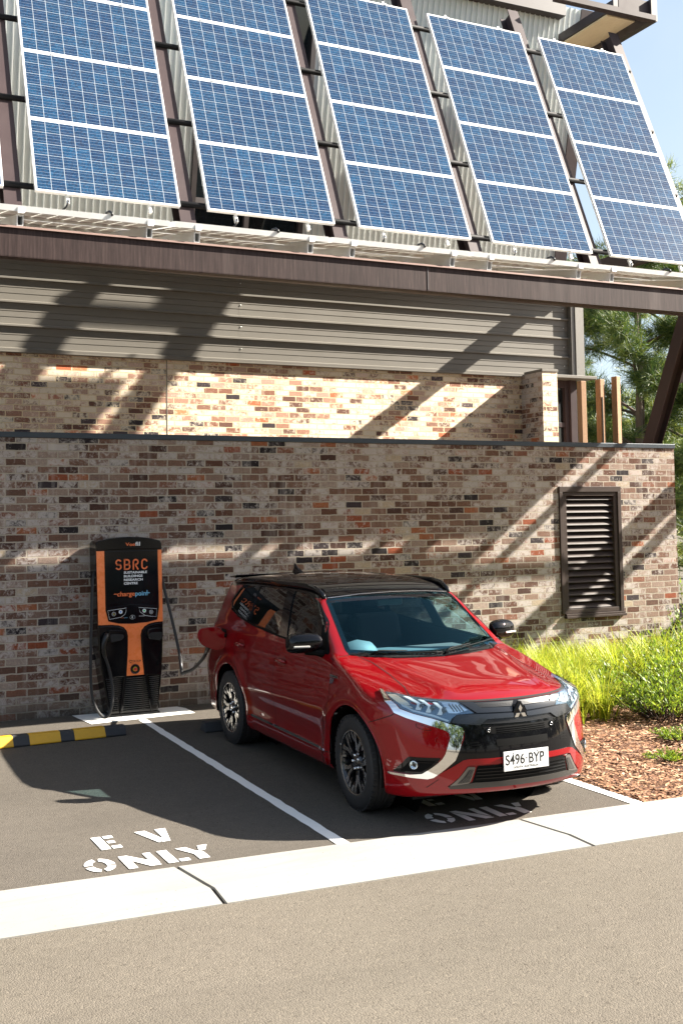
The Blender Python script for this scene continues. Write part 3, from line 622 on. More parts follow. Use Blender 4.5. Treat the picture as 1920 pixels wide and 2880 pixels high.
def Fbody(x,y,z):
    y=np.abs(y)
    # ---- lower body
    B=side_w(x)-side_p(z)
    # wheel arch flares
    for wx in (WXF,WXR):
        r=np.hypot(x-wx,z-WZ); B=B+.020*np.exp(-((r-.485)/.06)**2)*(z>.1)*sstep(-.1,.12,z-.22)
    # crease running up to the tail: shoulder line
    zs=.965+.035*np.clip((-x-.3)/2.6,0,1); B=B+.000*np.exp(-((z-zs)/.05)**2)*sstep(.45,.1,x)*sstep(-3.5,-3.0,x)
    # scooped lower door
    B=B-.004*np.exp(-((z-.46)/.09)**2)*sstep(-2.1,-1.8,x)*sstep(-.35,-.65,x)
    s1=y-B
    Tc=np.where(x>-.45,hood_c(x),belt_c(x)); 
    bl=sstep(-.75,-.30,x); Tc=belt_c(np.minimum(x,-.3))*(1-bl)+hood_c(np.maximum(x,-.9))*bl
    drop=.085*sstep(-.5,.6,x)*(y/.70)**2+.03*(y/.75)**4*sstep(-1,.0,x)
    # bonnet ridges
    ridge=.013*np.exp(-((y-(.56-.16*sstep(-.4,.7,x)))/.06)**2)*sstep(.80,.5,x)*bl - .007*np.exp(-(y/.30)**2)*sstep(.7,.2,x)*bl
    s2=(z-(Tc-drop+ridge))*.96
    rr=np.clip(y/.935,0,.9995); fx=front_c(z)-.95*(1-(1-rr**2.35)**(1/2.35))
    s3=(x-fx)*np.clip(1/np.sqrt(1+(.9*rr**1.6)**2),.4,1)
    rr=np.clip(y/.90,0,.999); s4=(rear_c(z)+.55*(1-(1-rr**3.2)**(1/3.2))-x)*.9
    zb=.205+.05*sstep(.5,.9,x)+.06*sstep(-3.2,-3.7,x); s5=zb-z
    lo=smax(smax(smax(s1,s4,.10),s3,.09),s5,.03)
    lo=smax(lo,s2,.045+.04*sstep(-.6,-1.2,x))
    # ---- cabin
    hw=cab_w(x)-.36*np.maximum(z-1.10,-.01)-.12*np.maximum(1.09-z,0)-.10*np.clip(z-1.36,0,1)**1.5*2.2
    c1=(y-hw)*.93
    c2=(z-(roof_c(x)-.026*(y/.62)**2-.008*(y/.62)**6))
    c3=(x-(-.25-(z-1.095)*1.56-.27*y*y-.10*np.clip(y-.55,0,1)))*.54
    c4=((-3.63+(z-1.1)*.42+.16*y*y)-x)*.9
    c5=.9-z
    ca=smax(smax(smax(c1,c3,.04),c4,.08),c2,.055); ca=np.maximum(ca,c5)
    return smin(lo,ca,.035)
def bis(fn,a,b,it=34):
    # root of fn between a (outside, F>0) and b (inside, F<0)
    a=np.array(a,float); b=np.array(b,float)
    for _ in range(it):
        m=(a+b)/2; v=fn(m)>0; a=np.where(v,m,a); b=np.where(v,b,m)
    return (a+b)/2
def first_hit(fn,a,b,n=90):
    # march from a toward b and bisect at the first entry
    a=np.array(a,float); ts=np.linspace(0,1,n); lo=np.copy(a); hi=np.full_like(a,b); done=np.zeros(a.shape,bool); prev=a.copy()
    for t in ts[1:]:
        p=a+(b-a)*t; ins=(fn(p)<0)&~done; lo=np.where(ins,prev,lo); hi=np.where(ins,p,hi); done|=ins; prev=p
    return bis(fn,lo,hi)
def grad(P):
    e=2e-3; x,y,z=P.T
    g=np.stack([Fbody(x+e,y,z)-Fbody(x-e,y,z),Fbody(x,y+e,z)-Fbody(x,y-e,z),Fbody(x,y,z+e)-Fbody(x,y,z-e)],1)/(2*e)
    return g
def surf_mesh():
    h=.018
    xs=np.arange(-3.85,1.05,h); ys=np.arange(0,.99,h)-h*.5; zs=np.arange(.14,1.75,h)
    X_,Y_,Z_=np.meshgrid(xs,ys,zs,indexing='ij'); V=Fbody(X_,Y_,Z_)
    sgn=V<0; nx,ny,nz=V.shape
    acc=np.zeros((nx-1,ny-1,nz-1,3)); cnt=np.zeros((nx-1,ny-1,nz-1))
    idx=np.stack(np.meshgrid(np.arange(nx),np.arange(ny),np.arange(nz),indexing='ij'),-1).astype(float)
    for ax in range(3):
        sl0=[slice(None)]*3; sl1=[slice(None)]*3; sl0[ax]=slice(0,-1); sl1[ax]=slice(1,None)
        a,b=V[tuple(sl0)],V[tuple(sl1)]; cr=(a<0)!=(b<0); t=np.where(cr,a/(a-b+1e-30),0)
        P=idx[tuple(sl0)].copy(); P[...,ax]+=t
        o=[i for i in range(3) if i!=ax]
        for d0 in (0,1):
            for d1 in (0,1):
                s=[slice(None)]*3; 
                s[o[0]]=slice(d0,V.shape[o[0]]-1+d0); s[o[1]]=slice(d1,V.shape[o[1]]-1+d1)
                c=cr[tuple(s)]; acc+=P[tuple(s)]*c[...,None]; cnt+=c
    ok=cnt>0; vid=-np.ones(cnt.shape,int); vid[ok]=np.arange(ok.sum())
    v=acc[ok]/cnt[ok][:,None]; v=np.array([xs[0],ys[0],zs[0]])+v*h
    faces=[]
    for ax in range(3):
        o=[i for i in range(3) if i!=ax]
        sl0=[slice(1,-1)]*3; sl1=[slice(1,-1)]*3; sl0[ax]=slice(0,-1); sl1[ax]=slice(1,None)
        a,b=sgn[tuple(sl0)],sgn[tuple(sl1)]; I=np.argwhere(a!=b); 
        if not len(I): continue
        fl=a[tuple(I.T)]; base=I.copy(); base[:,o[0]]+=1; base[:,o[1]]+=1
        q=[]
        for d0,d1 in ((0,0),(1,0),(1,1),(0,1)):
            c=base.copy(); c[:,o[0]]-=1-d0; c[:,o[1]]-=1-d1; q.append(vid[tuple(c.T)])
        q=np.stack(q,1)
        if ax==1: fl=~fl
        q=np.where(fl[:,None],q,q[:,::-1]); faces.append(q[(q>=0).all(1)])
    F=np.concatenate(faces)
    for _ in range(4):
        g=grad(v); f=Fbody(*v.T); n2=(g**2).sum(1); v=v-np.clip((f/np.maximum(n2,.2))[:,None]*g,-.01,.01)
    return v,F
bv,bf=surf_mesh()
# snap to centre plane, then mirror
cell=.018
# faces entirely beyond centre are dropped
cen=bv[:,1]<.004; bv[cen,1]=0
# clean wheel openings
RA=.432
def arch(v,cx,r):
    d=np.hypot(v[:,0]-cx,v[:,2]-WZ); side=(v[:,1]>.5)&(v[:,2]<1.0)
    return d,side
kill=np.zeros(len(bv),bool)
for cx in (WXF+.01,WXR):
    d,s=arch(bv,cx,RA); sn=s&(d<RA)&(d>RA-.024)
    u=(bv[:,[0,2]]-[cx,WZ])/np.maximum(d,1e-6)[:,None]
    bv[sn,0]=cx+u[sn,0]*RA; bv[sn,2]=WZ+u[sn,1]*RA
    if sn.any(): bv[sn,1]=bis(lambda y:Fbody(bv[sn,0],y,bv[sn,2]),np.full(sn.sum(),1.1),np.full(sn.sum(),.3))
    kill|=s&(d<=RA-.024)
kf=kill[bf].any(1); bf=bf[~kf]
def inpoly(px,pz,poly):
    poly=np.array(poly); c=np.zeros(px.shape,bool); n=len(poly); j=n-1
    for i in range(n):
        xi,yi=poly[i]; xj,yj=poly[j]
        t=((yi>pz)!=(yj>pz))&(px<(xj-xi)*(pz-yi)/((yj-yi) if yj!=yi else 1e-12)+xi); c^=t; j=i
    return c
def rounded(poly,r,n=4):
    P=[Vector(p) for p in poly]; out=[]
    for i in range(len(P)):
        a,b,c_=P[i-1],P[i],P[(i+1)%len(P)]; d1=(a-b); d2=(c_-b); l=min(r,d1.length*.45,d2.length*.45)
        p1=b+d1.normalized()*l; p2=b+d2.normalized()*l
        for k in range(n+1):
            t=k/n; out.append(tuple(p1*(1-t)**2+b*2*t*(1-t)+p2*t*t))
    return out
def inset(poly,d):
    P=[Vector(p) for p in poly]; A=sum(P[i-1].x*P[i].y-P[i].x*P[i-1].y for i in range(len(P))); s=1 if A>0 else -1; out=[]
    for i in range(len(P)):
        a,b,c_=P[i-1],P[i],P[(i+1)%len(P)]; n1=Vector((-(b-a).y,(b-a).x)).normalized()*s; n2=Vector((-(c_-b).y,(c_-b).x)).normalized()*s
        m=(n1+n2); m=m/max(m.length_squared/2,.3)
        out.append(tuple(b+m*d))
    return out
# ---- outlines, in (x,z) for the sides and (y,z) for the front
DLO=[(-.50,1.088),(-1.02,1.116),(-1.55,1.142),(-2.2,1.190),(-2.75,1.235),(-3.05,1.285),(-3.07,1.38),(-2.90,1.515),(-2.45,1.548),(-1.60,1.552),(-1.22,1.534),(-.98,1.472),(-.74,1.320)]
W_front=rounded([(-.62,1.108),(-1.39,1.143),(-1.55,1.540),(-1.24,1.524),(-1.00,1.462),(-.76,1.312)],.05)
W_rear=rounded([(-1.57,1.152),(-2.37,1.212),(-2.40,1.534),(-2.25,1.538),(-1.71,1.541)],.04)
W_quart=rounded([(-2.46,1.225),(-2.74,1.250),(-3.01,1.298),(-3.035,1.38),(-2.87,1.500),(-2.49,1.530)],.05)
WS=rounded([(-.695,1.106),(-.35,1.084),(0,1.078),(.35,1.084),(.695,1.106),(.605,1.492),(.40,1.512),(0,1.522),(-.40,1.512),(-.605,1.492)],.03)
fc=bv[bf].mean(1)
gz=grad(fc); gn=gz/np.linalg.norm(gz,axis=1)[:,None]
# classify faces
cls=np.zeros(len(bf),int)   # 0 body
NAMES=['body','bonnet','front_door','rear_door','roof','front_bumper','tailgate']
x_,y_,z_=fc.T
side=(gn[:,1]>.35)
FD=[(-.40,.335),(-.40,1.09),(-.70,1.30),(-1.0,1.5),(-1.24,1.565),(-1.62,1.58),(-1.54,1.1),(-1.54,.335)]
RD=[(-1.54,.335),(-1.54,1.1),(-1.62,1.58),(-2.36,1.575),(-2.45,1.52),(-2.55,1.16),(-2.56,.95),(-2.38,.72),(-2.22,.57),(-2.22,.335)]
cls[side&inpoly(x_,z_,FD)]=2; cls[side&inpoly(x_,z_,RD)]=3
top=(gn[:,2]>.35)
BN=[(-.33,0),(-.35,.640),(-.16,.605),(.1,.597),(.35,.612),(.50,.652),(.70,.53),(.80,.35),(.86,0),(.86,-.1)]
cls[(gn[:,2]>.25)&(z_>.84)&inpoly(x_,y_,BN)]=1
cls[(z_>1.50)&(gn[:,2]>.45)&(x_<-.98)]=4; cls[(y_<.60)&(z_>1.485)&(gn[:,2]>.3)&(x_>-1.3)&(x_<-.80)]=4
cls[(x_>.50)&(cls==0)&(z_<.80)]=5
cls[(x_<-3.35)&(y_<.68)&(z_>.75)&(cls==0)]=6
# window holes
hole=(y_>.3)&side&(z_>1.0)&(inpoly(x_,z_,inset(W_front,-.009))|inpoly(x_,z_,inset(W_rear,-.009))|inpoly(x_,z_,inset(W_quart,-.009)))
hole|=(x_>-1.2)&(x_<-.2)&(z_>1.05)&inpoly(y_,z_,inset(WS,.004))
hole|=(x_<-3.2)&(z_>1.18)&(z_<1.50)&(y_<.56)
# wheel arches in front apertures of bumper stay
car=empty('car',(0,0,0)); 
def pos_car(): 
    car.location=(4.7159,7.258,.0); car.rotation_euler=(.009,0,-1.5964)
tag(car,'red plug-in hybrid SUV with black roof plugged in beside the brick wall','car')
def paint(name,base,flake=.6,coat=1.0,rough=.28,metal=.55,spec=.2):
    m,N,L,P=nmat(name); tc=N.new('ShaderNodeTexCoord')
    vo=N.new('ShaderNodeTexVoronoi'); vo.inputs['Scale'].default_value=900; L.new(tc.outputs['Object'],vo.inputs['Vector'])
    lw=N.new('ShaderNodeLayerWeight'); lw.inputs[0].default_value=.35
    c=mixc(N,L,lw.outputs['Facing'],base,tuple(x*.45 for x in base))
    c=mixc(N,L,flake*.25,c,vo.outputs['Color'],'OVERLAY')
    L.new(c,P.inputs['Base Color']); P.inputs['Metallic'].default_value=metal; P.inputs['Roughness'].default_value=rough; P.inputs['Specular IOR Level'].default_value=spec
    P.inputs['Coat Weight'].default_value=coat; P.inputs['Coat Roughness'].default_value=.012; P.inputs['Coat IOR'].default_value=1.48
    return m
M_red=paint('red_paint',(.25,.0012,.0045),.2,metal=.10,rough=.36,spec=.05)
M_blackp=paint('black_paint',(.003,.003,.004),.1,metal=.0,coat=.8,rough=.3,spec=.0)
M_gblack=mat('gloss_black_trim',(.004,.004,.005),.06,coat=.0,spec=.35)
M_mblack=mat('matte_black_trim',(.004,.004,.004),.6,spec=.08)
M_rubber=mat('rubber',(.016,.016,.017),.68,var=.2,scale=30,bump=.1)
M_chrome=mat('chrome',(.86,.87,.88),.05,metal=1)
M_satin=mat('satin_silver',(.62,.62,.62),.25,metal=1)
M_gun=mat('gunmetal',(.035,.038,.043),.2,metal=.6,coat=.3)
M_alloy=mat('machined_alloy',(.70,.68,.65),.22,metal=1)
M_alloyb=mat('alloy_black',(.012,.012,.014),.16,metal=.2,coat=.8)
M_cloth=mat('dark_cloth',(.009,.009,.011),.95,spec=.1)
M_dash=mat('dashboard_grey',(.13,.135,.14),.65,bump=.05)
M_wsg=glass_mat('windscreen_glass',(.55,.84,.93),.55,0.0,(.35,.85,1.0),1.5)
M_sideg=glass_mat('privacy_glass',(.10,.11,.12),1.6)
M_sidef=glass_mat('side_glass',(.62,.68,.68),1.2)
M_seam=mat('panel_gap',(.004,.003,.003),.9)
M_line=mat('headliner',(.04,.04,.042),.9)
def lining_two_sided(m):
    N,L=m.node_tree.nodes,m.node_tree.links; out=N['Material Output']; P=N['Principled BSDF']
    g=N.new('ShaderNodeNewGeometry'); d=N.new('ShaderNodeBsdfDiffuse'); d.inputs[0].default_value=(.02,.02,.022,1)
    mx=N.new('ShaderNodeMixShader'); L.new(g.outputs['Backfacing'],mx.inputs[0]); L.new(P.outputs[0],mx.inputs[1]); L.new(d.outputs[0],mx.inputs[2]); L.new(mx.outputs[0],out.inputs[0])
lining_two_sided(M_red); lining_two_sided(M_blackp)
def make_part(name,V,F,m,parent,normals=True,both=False):
    used_,inv=np.unique(F,return_inverse=True); v=V[used_]; f=inv.reshape(F.shape)
    me=bpy.data.meshes.new(name); me.from_pydata(v.tolist(),[],f.tolist()); me.materials.append(m)
    me.polygons.foreach_set('use_smooth',[True]*len(f)); me.update()
    if normals:
        g=grad(v); g/=np.linalg.norm(g,axis=1)[:,None]; me.normals_split_custom_set_from_vertices(g.tolist())
    o=bpy.data.objects.new(name,me); COL.objects.link(o); o.parent=parent; return o
def mirror(V,F):
    V2=V.copy(); V2[:,1]*=-1; F2=F[:,::-1]+len(V)
    return np.concatenate([V,V2]),np.concatenate([F,F2])
# snap roof/bonnet borders are covered by trims; build the parts
drop=bv[bf][:,:,1].max(1)<1e-6
parts={}
for k,nm in enumerate(NAMES):
    sel=(cls==k)&~hole&~drop
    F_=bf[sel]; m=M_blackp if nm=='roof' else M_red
    if nm in ('front_door','rear_door'):
        o=make_part(nm,bv,F_,m,car); parts[nm+'L']=o
        V2=bv.copy(); V2[:,1]*=-1; parts[nm+'R']=make_part(nm,V2,F_[:,::-1],m,car)
    else:
        V2,F2=mirror(bv,F_); parts[nm]=make_part(nm,V2,F2,m,car)
# ---------------------------------------------------------------- overlays lying on the body surface
def densify(poly,step):
    out=[]
    for i in range(len(poly)):
        a,b=Vector(poly[i]),Vector(poly[(i+1)%len(poly)]); k=max(1,math.ceil((b-a).length/step))
        for j in range(k): out.append(tuple(a+(b-a)*j/k))
    return out
def tri2d(outer,holes=(),step=.03):
    pts=[];edges=[]
    for ring in [outer,*holes]:
        r=densify(ring,step); b=len(pts); pts+=r; edges+=[(b+i,b+(i+1)%len(r)) for i in range(len(r))]
    A=np.array(pts); x0,y0=A.min(0); x1,y1=A.max(0)
    gx,gy=np.meshgrid(np.arange(x0+step/2,x1,step),np.arange(y0+step/2,y1,step)); gx=gx.ravel();gy=gy.ravel()
    ins=inpoly(gx,gy,outer)
    for h_ in holes: ins&=~inpoly(gx,gy,h_)
    # keep away from edges
    G=np.stack([gx[ins],gy[ins]],1)
    if len(G):
        d=np.full(len(G),9.)
        for i,j in edges:
            a,b=A[i],A[j]; ab=b-a; t=np.clip(((G-a)@ab)/max(ab@ab,1e-12),0,1); d=np.minimum(d,np.linalg.norm(G-(a+t[:,None]*ab),axis=1))
        G=G[d>step*.35]
    allp=[Vector(p) for p in pts]+[Vector(p) for p in G.tolist()]
    res=geometry.delaunay_2d_cdt(allp,edges,[],0,1e-6)
    V=np.array([tuple(v) for v in res[0]]); F=np.array([f for f in res[2]])
    c=V[F].mean(1); k=inpoly(c[:,0],c[:,1],outer)
    for h_ in holes: k&=~inpoly(c[:,0],c[:,1],h_)
    F=F[k]; return V,F
def project(V,mode):
    n=len(V)
    if mode=='front': 
        x=first_hit(lambda t:Fbody(t,V[:,0],V[:,1]),np.full(n,1.15),-1.3); return np.stack([x,V[:,0],V[:,1]],1)
    if mode=='rear':
        x=first_hit(lambda t:Fbody(t,V[:,0],V[:,1]),np.full(n,-4.0),-1.8); return np.stack([x,V[:,0],V[:,1]],1)
    if mode=='right': 
        y=first_hit(lambda t:Fbody(V[:,0],t,V[:,1]),np.full(n,-1.1),-.0); return np.stack([V[:,0],y,V[:,1]],1)
    if mode=='left': 
        y=first_hit(lambda t:Fbody(V[:,0],t,V[:,1]),np.full(n,1.1),.0); return np.stack([V[:,0],y,V[:,1]],1)
    if mode=='top':
        z=first_hit(lambda t:Fbody(V[:,0],V[:,1],t),np.full(n,1.8),.6); return np.stack([V[:,0],V[:,1],z],1)
def overlay(name,outer,mode,m,off=.003,thick=0,holes=(),step=.03,parent=None,smooth=True,push=None,flat=False):
    V,F=tri2d(outer,holes,step); P=project(V,mode); g=grad(P); g/=np.linalg.norm(g,axis=1)[:,None]
    if flat: g[:]=g.mean(0)/np.linalg.norm(g.mean(0))
    o_=off(V) if callable(off) else off
    P=P+g*(o_[:,None] if callable(off) else o_)
    # orient
    t=P[F]; nn=np.cross(t[:,1]-t[:,0],t[:,2]-t[:,0]); fl=(nn*g[F].mean(1)).sum(1)<0; F=np.where(fl[:,None],F[:,::-1],F)
    v=P.tolist(); f=F.tolist(); nb=len(v)
    if thick:
        Q=P-g*thick; v+=Q.tolist()
        from collections import Counter
        ec=Counter(); 
        for a,b,c in f:
            for e in ((a,b),(b,c),(c,a)): ec[e]+=1
        side_f=[(b,a,a+nb,b+nb) for (a,b) in ec if (b,a) not in ec]
        f=f+side_f
    me=bpy.data.meshes.new(name); me.from_pydata(v,[],f); me.materials.append(m)
    me.polygons.foreach_set('use_smooth',[smooth]*len(F)+[False]*(len(f)-len(F))); me.update()
    if smooth:
        # face-corner normals: surface gradient on the skin, flat on the rim
        cn=[]
        for p in me.polygons:
            if p.index<len(F):
                for vi in p.vertices: cn.append(tuple(g[vi]))
            else:
                for vi in p.vertices: cn.append(tuple(p.normal))
        me.normals_split_custom_set(cn)
    o=bpy.data.objects.new(name,me); COL.objects.link(o); o.parent=parent or car; return o
def ribbon(name,path,mode,w_,m,off=.0015,parent=None,closed=False,step=.03,mirror_=False):
    # thin strip following a 2D path on the surface
    P=[Vector(p) for p in path]; pts=[]
    n=len(P); rng=range(n if closed else n-1)
    for i in rng:
        a,b=P[i],P[(i+1)%n]; k=max(1,math.ceil((b-a).length/step))
        for j in range(k): pts.append(a+(b-a)*j/k)
    if not closed: pts.append(P[-1])
    L_=[];R_=[]
    for i,p in enumerate(pts):
        d=(pts[(i+1)%len(pts)]-pts[i-1]) if closed else (pts[min(i+1,len(pts)-1)]-pts[max(i-1,0)])
        d.normalize(); nrm=Vector((-d.y,d.x)); L_.append(p+nrm*w_/2); R_.append(p-nrm*w_/2)
    V=np.array([tuple(p) for p in L_+R_]); Q=project(V,mode); g=grad(Q); g/=np.linalg.norm(g,axis=1)[:,None]; Q=Q+g*off
    nn=len(pts); f=[(i,(i+1)%nn,nn+(i+1)%nn,nn+i) for i in range(nn if closed else nn-1)]
    me=bpy.data.meshes.new(name); me.from_pydata(Q.tolist(),[],f); me.materials.append(m); me.update()
    o=bpy.data.objects.new(name,me); COL.objects.link(o); o.parent=parent or car; return o
def ringtube(name,path,mode,r,m,off=0,parent=None,closed=False,step=.025,n=8):
    P=[Vector(p) for p in path]; pts=[]; k_=len(P)
    for i in range(k_ if closed else k_-1):
        a,b=P[i],P[(i+1)%k_]; k=max(1,math.ceil((b-a).length/step))
        for j in range(k): pts.append(a+(b-a)*j/k)
    if not closed: pts.append(P[-1])
    V=np.array([tuple(p) for p in pts]); Q=project(V,mode); g=grad(Q); g/=np.linalg.norm(g,axis=1)[:,None]; Q=Q+g*off
    mb=MB(); mb.tube([tuple(q) for q in Q],r,n,closed=closed); o=mb.build(name,m,parent or car); return o
# ---- side glass, pillars and trims
for md,sg in (('right',-1),('left',1)):
    fd=parts['front_door'+('R' if sg<0 else 'L')]; rd=parts['rear_door'+('R' if sg<0 else 'L')]
    overlay('window',W_front,md,M_sidef,-.007,parent=fd,step=.05)
    overlay('window',W_rear,md,M_sideg,-.007,parent=rd,step=.05)
    overlay('quarter_window',W_quart,md,M_sideg,-.006,parent=parts['body'],step=.05)
    D2=rounded(DLO,.05)
    overlay('window_surround',D2,md,M_gblack,.0022,.012,holes=[W_front,W_rear,W_quart],step=.035)
    ribbon('belt_moulding',[(-.56,1.100),(-1.02,1.122),(-1.55,1.143),(-2.2,1.181),(-2.74,1.233)],md,.016,M_mblack,.006)
    # seams
    ribbon('door_gap',[(-.46,1.075),(-.40,1.06),(-.378,1.0),(-.385,.80),(-.40,.60),(-.392,.36)],md,.0055,M_seam,.0012)
    ribbon('door_gap',[(-1.545,1.14),(-1.55,.9),(-1.545,.6),(-1.55,.36)],md,.0055,M_seam,.0012)
    ribbon('door_gap',[(-2.46,1.20),(-2.58,1.12),(-2.585,.98),(-2.50,.84),(-2.38,.72)],md,.0055,M_seam,.0012)
    ribbon('door_gap',[(-.392,.345),(-2.18,.365)],md,.007,M_seam,.0012)
    ribbon('wing_gap',[(-.40,1.085),(-.37,1.105),(-.28,1.105)],md,.005,M_seam,.0012)
    ribbon('bumper_gap',[(.30,.700),(.40,.735),(.50,.775),(.545,.815)],md,.005,M_seam,.0012)
    ribbon('bumper_gap',[(-3.03,.55),(-3.10,.72),(-3.40,.80)],md,.005,M_seam,.0012)
    # chrome sill strip
    for a,b in ((-2.10,-1.570),(-1.56,-.49)):
        za=lambda x:.352+.012*(-x-.47)/1.57*1.4
        overlay('sill_strip',rounded([(a,za(a)-.012),(b,za(b)-.010),(b-.01,za(b)+.010),(a,za(a)+.012)],.006,2),md,M_chrome,.012,.014,step=.05)
    # sill moulding
    overlay('sill_moulding',rounded([(-2.20,.262),(-.47,.238),(-.455,.300),(-.50,.322),(-2.16,.333),(-2.20,.32)],.01,2),md,M_red,.010,.02,step=.05)
    overlay('mirror_sail',rounded([(-.53,1.098),(-.70,1.112),(-.775,1.30),(-.735,1.315)],.008,2),md,M_mblack,.004,.006,step=.04)
    # door handles with recess
    for hx,hz,nm in ((-1.375,.950,fd),(-2.39,.988,rd)):
        overlay('handle_recess',rounded([(hx-.095,hz-.045),(hx+.07,hz-.045),(hx+.085,hz+.02),(hx+.03,hz+.05),(hx-.07,hz+.045)],.03),md,M_seam if False else mat('deep_red',(.16,.004,.006),.3,coat=.8),.0015,parent=nm)
        a=np.array([(hx-.11,hz-.006),(hx-.09,hz+.002),(hx-.02,hz+.006),(hx+.06,hz+.002),(hx+.085,hz-.006)])
        Q=project(a,md); Q[:,1]+=sg*np.array([.006,.026,.032,.026,.006]); mb=MB(); mb.tube([tuple(q) for q in Q],[.012,.014,.015,.014,.011],10); o=mb.build('door_handle',M_red,nm)
        o.scale=(1,1,1)
    # wheel arch lip
    for cx in (WXF+.01,WXR):
        ang=[math.radians(t) for t in range(-22 if cx==WXR else -14,203,6)]
        path=[(cx+(RA+.006)*math.cos(t),WZ+(RA+.006)*math.sin(t)) for t in ang if WZ+RA*math.sin(t)>.235]
        ringtube('arch_lip',path,md,.009,M_red,-.004)
        mb=MB(); n=40; v=[];f=[]
        for k in range(n+1):
            t=math.radians(-12+204*k/n)
            for yy in (.50,.868): v.append((cx+(RA-.004)*math.cos(t),sg*yy,WZ+(RA-.004)*math.sin(t)))
        f=[(2*k,2*k+1,2*k+3,2*k+2) for k in range(n)]; mb.add(v,f,0,True)
        mb.add([(cx+(RA)*math.cos(t_),sg*.50,WZ+RA*math.sin(t_)) for t_ in [2*PI*k/24 for k in range(24)]],[tuple(range(24))])
        mb.build('arch_liner',M_mblack,car)
# underside
mb=MB(); mb.box(-3.45,.62,-.72,.72,.20,.24); mb.build('underbody',M_mblack,car)
# ---- roof rails
for sg in (-1,1):
    xs_=np.array([-3.14,-3.04,-2.85,-2.5,-2.0,-1.6,-1.32,-1.14,-1.03,-.99]); ys_=sg*np.array([.605,.612,.622,.632,.638,.636,.630,.620,.610,.607])
    Q=project(np.stack([xs_,np.abs(ys_)],1)*[1,1],'top'); Q[:,1]*=sg; Q[:,2]+=np.array([.004,.022,.036,.042,.042,.040,.036,.028,.016,.002])
    mb=MB(); mb.tube([tuple(q) for q in Q],[.012,.022,.026,.028,.028,.028,.027,.025,.020,.010],10); mb.build('roof_rail',M_gblack,car)
# windscreen
overlay('windscreen',WS,'front',M_wsg,.001,step=.06)
WSo=inset(WS,-.008)
overlay('windscreen_band',WSo,'front',M_gblack,.0005,.004,holes=[inset(WS,.028)],step=.04)
ribbon('roof_edge',[(-.585,1.502),(-.3,1.524),(0,1.531),(.3,1.524),(.585,1.502)],'front',.006,M_satin,.004)
# visor shade strip at the top of the glass
overlay('shade_band',rounded([(-.60,1.466),(-.585,1.484),(-.38,1.500),(0,1.509),(.38,1.500),(.585,1.484),(.60,1.466),(.40,1.476),(0,1.484),(-.40,1.476)],.01,2),'front',M_gblack,.0008,step=.05)
# cowl and wipers
overlay('cowl',rounded([(-.69,1.094),(-.4,1.074),(0,1.067),(.4,1.074),(.69,1.094),(.695,1.106),(0,1.079),(-.695,1.106)],.006,2),'front',M_gblack,.002,.003,step=.05)
def wiper(y0,y1,z0,z1,nm):
    V=np.array([(y0+(y1-y0)*t,z0+(z1-z0)*t) for t in np.linspace(0,1,9)]); Q=project(V,'front'); g=grad(Q); g/=np.linalg.norm(g,axis=1)[:,None]
    r=empty(nm,parent=car); mb=MB(); A=Q+g*.012; mb.tube([tuple(q) for q in A],[.005]*9,6); mb.build('blade',M_mblack,r)
    mb=MB(); k=Q+g*.03; piv=k[0]+np.array([.03,0,-.02]); mb.tube([tuple(piv),tuple(k[2]*.5+k[0]*.5),tuple(k[4])],[.010,.008,.005],6); mb.build('arm',M_mblack,r)
wiper(.05,.66,1.080,1.128,'wiper'); wiper(-.55,.04,1.100,1.080,'wiper')
# bonnet seams
for s in (-1,1):
    ribbon('bonnet_gap',[(-.34,s*.640),(-.16,s*.606),(.1,s*.598),(.35,s*.612),(.50,s*.652)],'top',.006,M_seam,.0012)
ribbon('bonnet_edge',[(-.655,.893),(-.60,.888),(-.45,.884),(-.3,.880),(0,.879),(.3,.880),(.45,.884),(.60,.888),(.655,.893)],'front',.010,M_seam,.0014)
# rear window, lamps, spoiler
mb=MB(); V,F=tri2d([(-.58,1.17),(.58,1.17),(.52,1.52),(-.52,1.52)],step=.08); P=project(V,'rear'); mb.add(P.tolist(),F.tolist(),0,True); mb.build('rear_window',M_sideg,parts['tailgate'])
mb=MB(); mb.prism([(-3.22,-.585,1.606),(-3.46,-.56,1.585),(-3.49,-.56,1.570),(-3.24,-.585,1.575)],(0,1.16,0)); mb.build('spoiler',M_blackp,car,bevel=.006)
for s,md in ((-1,'right'),(1,'left')):
    overlay('tail_lamp',rounded([(-3.15,.93),(-3.60,.90),(-3.60,1.06),(-3.30,1.09)],.03),md,mat('lamp_red',(.35,.005,.01),.1,coat=1),.006,.02)
# shark fin
mb=MB(); mb.prism([(-3.05,-.004,1.60),(-2.86,-.004,1.625),(-2.93,-.004,1.655),(-3.00,-.004,1.71),(-3.04,-.004,1.71)],(0,.008,0)); mb.prism([(-3.07,-.022,1.60),(-2.84,-.016,1.625),(-2.95,-.008,1.66),(-3.03,-.008,1.67)],(0,.036,0)); mb.build('shark_fin_aerial',M_gblack,car,bevel=.004)
# ================================================================ car front end
def sym(pts): return [(-y,z) for y,z in pts]
M_hlens=glass_mat('headlamp_lens',(.80,.88,.92),1.3)
M_mesh=mat('grille_mesh',(.012,.012,.013),.3)
bump=parts['front_bumper']
# gloss black centre mask
MASK=[(-.655,.884),(-.60,.880),(-.45,.876),(-.3,.872),(0,.871),(.3,.872),(.45,.876),(.60,.880),(.655,.884),(.56,.74),(.46,.725),(.425,.69),(.43,.645),(.50,.492),(.585,.40),(.62,.382),(.585,.395),(.455,.482),(.41,.488),(-.41,.488),(-.455,.482),(-.585,.395),(-.62,.382),(-.585,.40),(-.50,.492),(-.43,.645),(-.425,.69),(-.46,.725),(-.56,.74)]
grille=overlay('grille_panel',MASK,'front',M_gblack,.004,.01,step=.03)
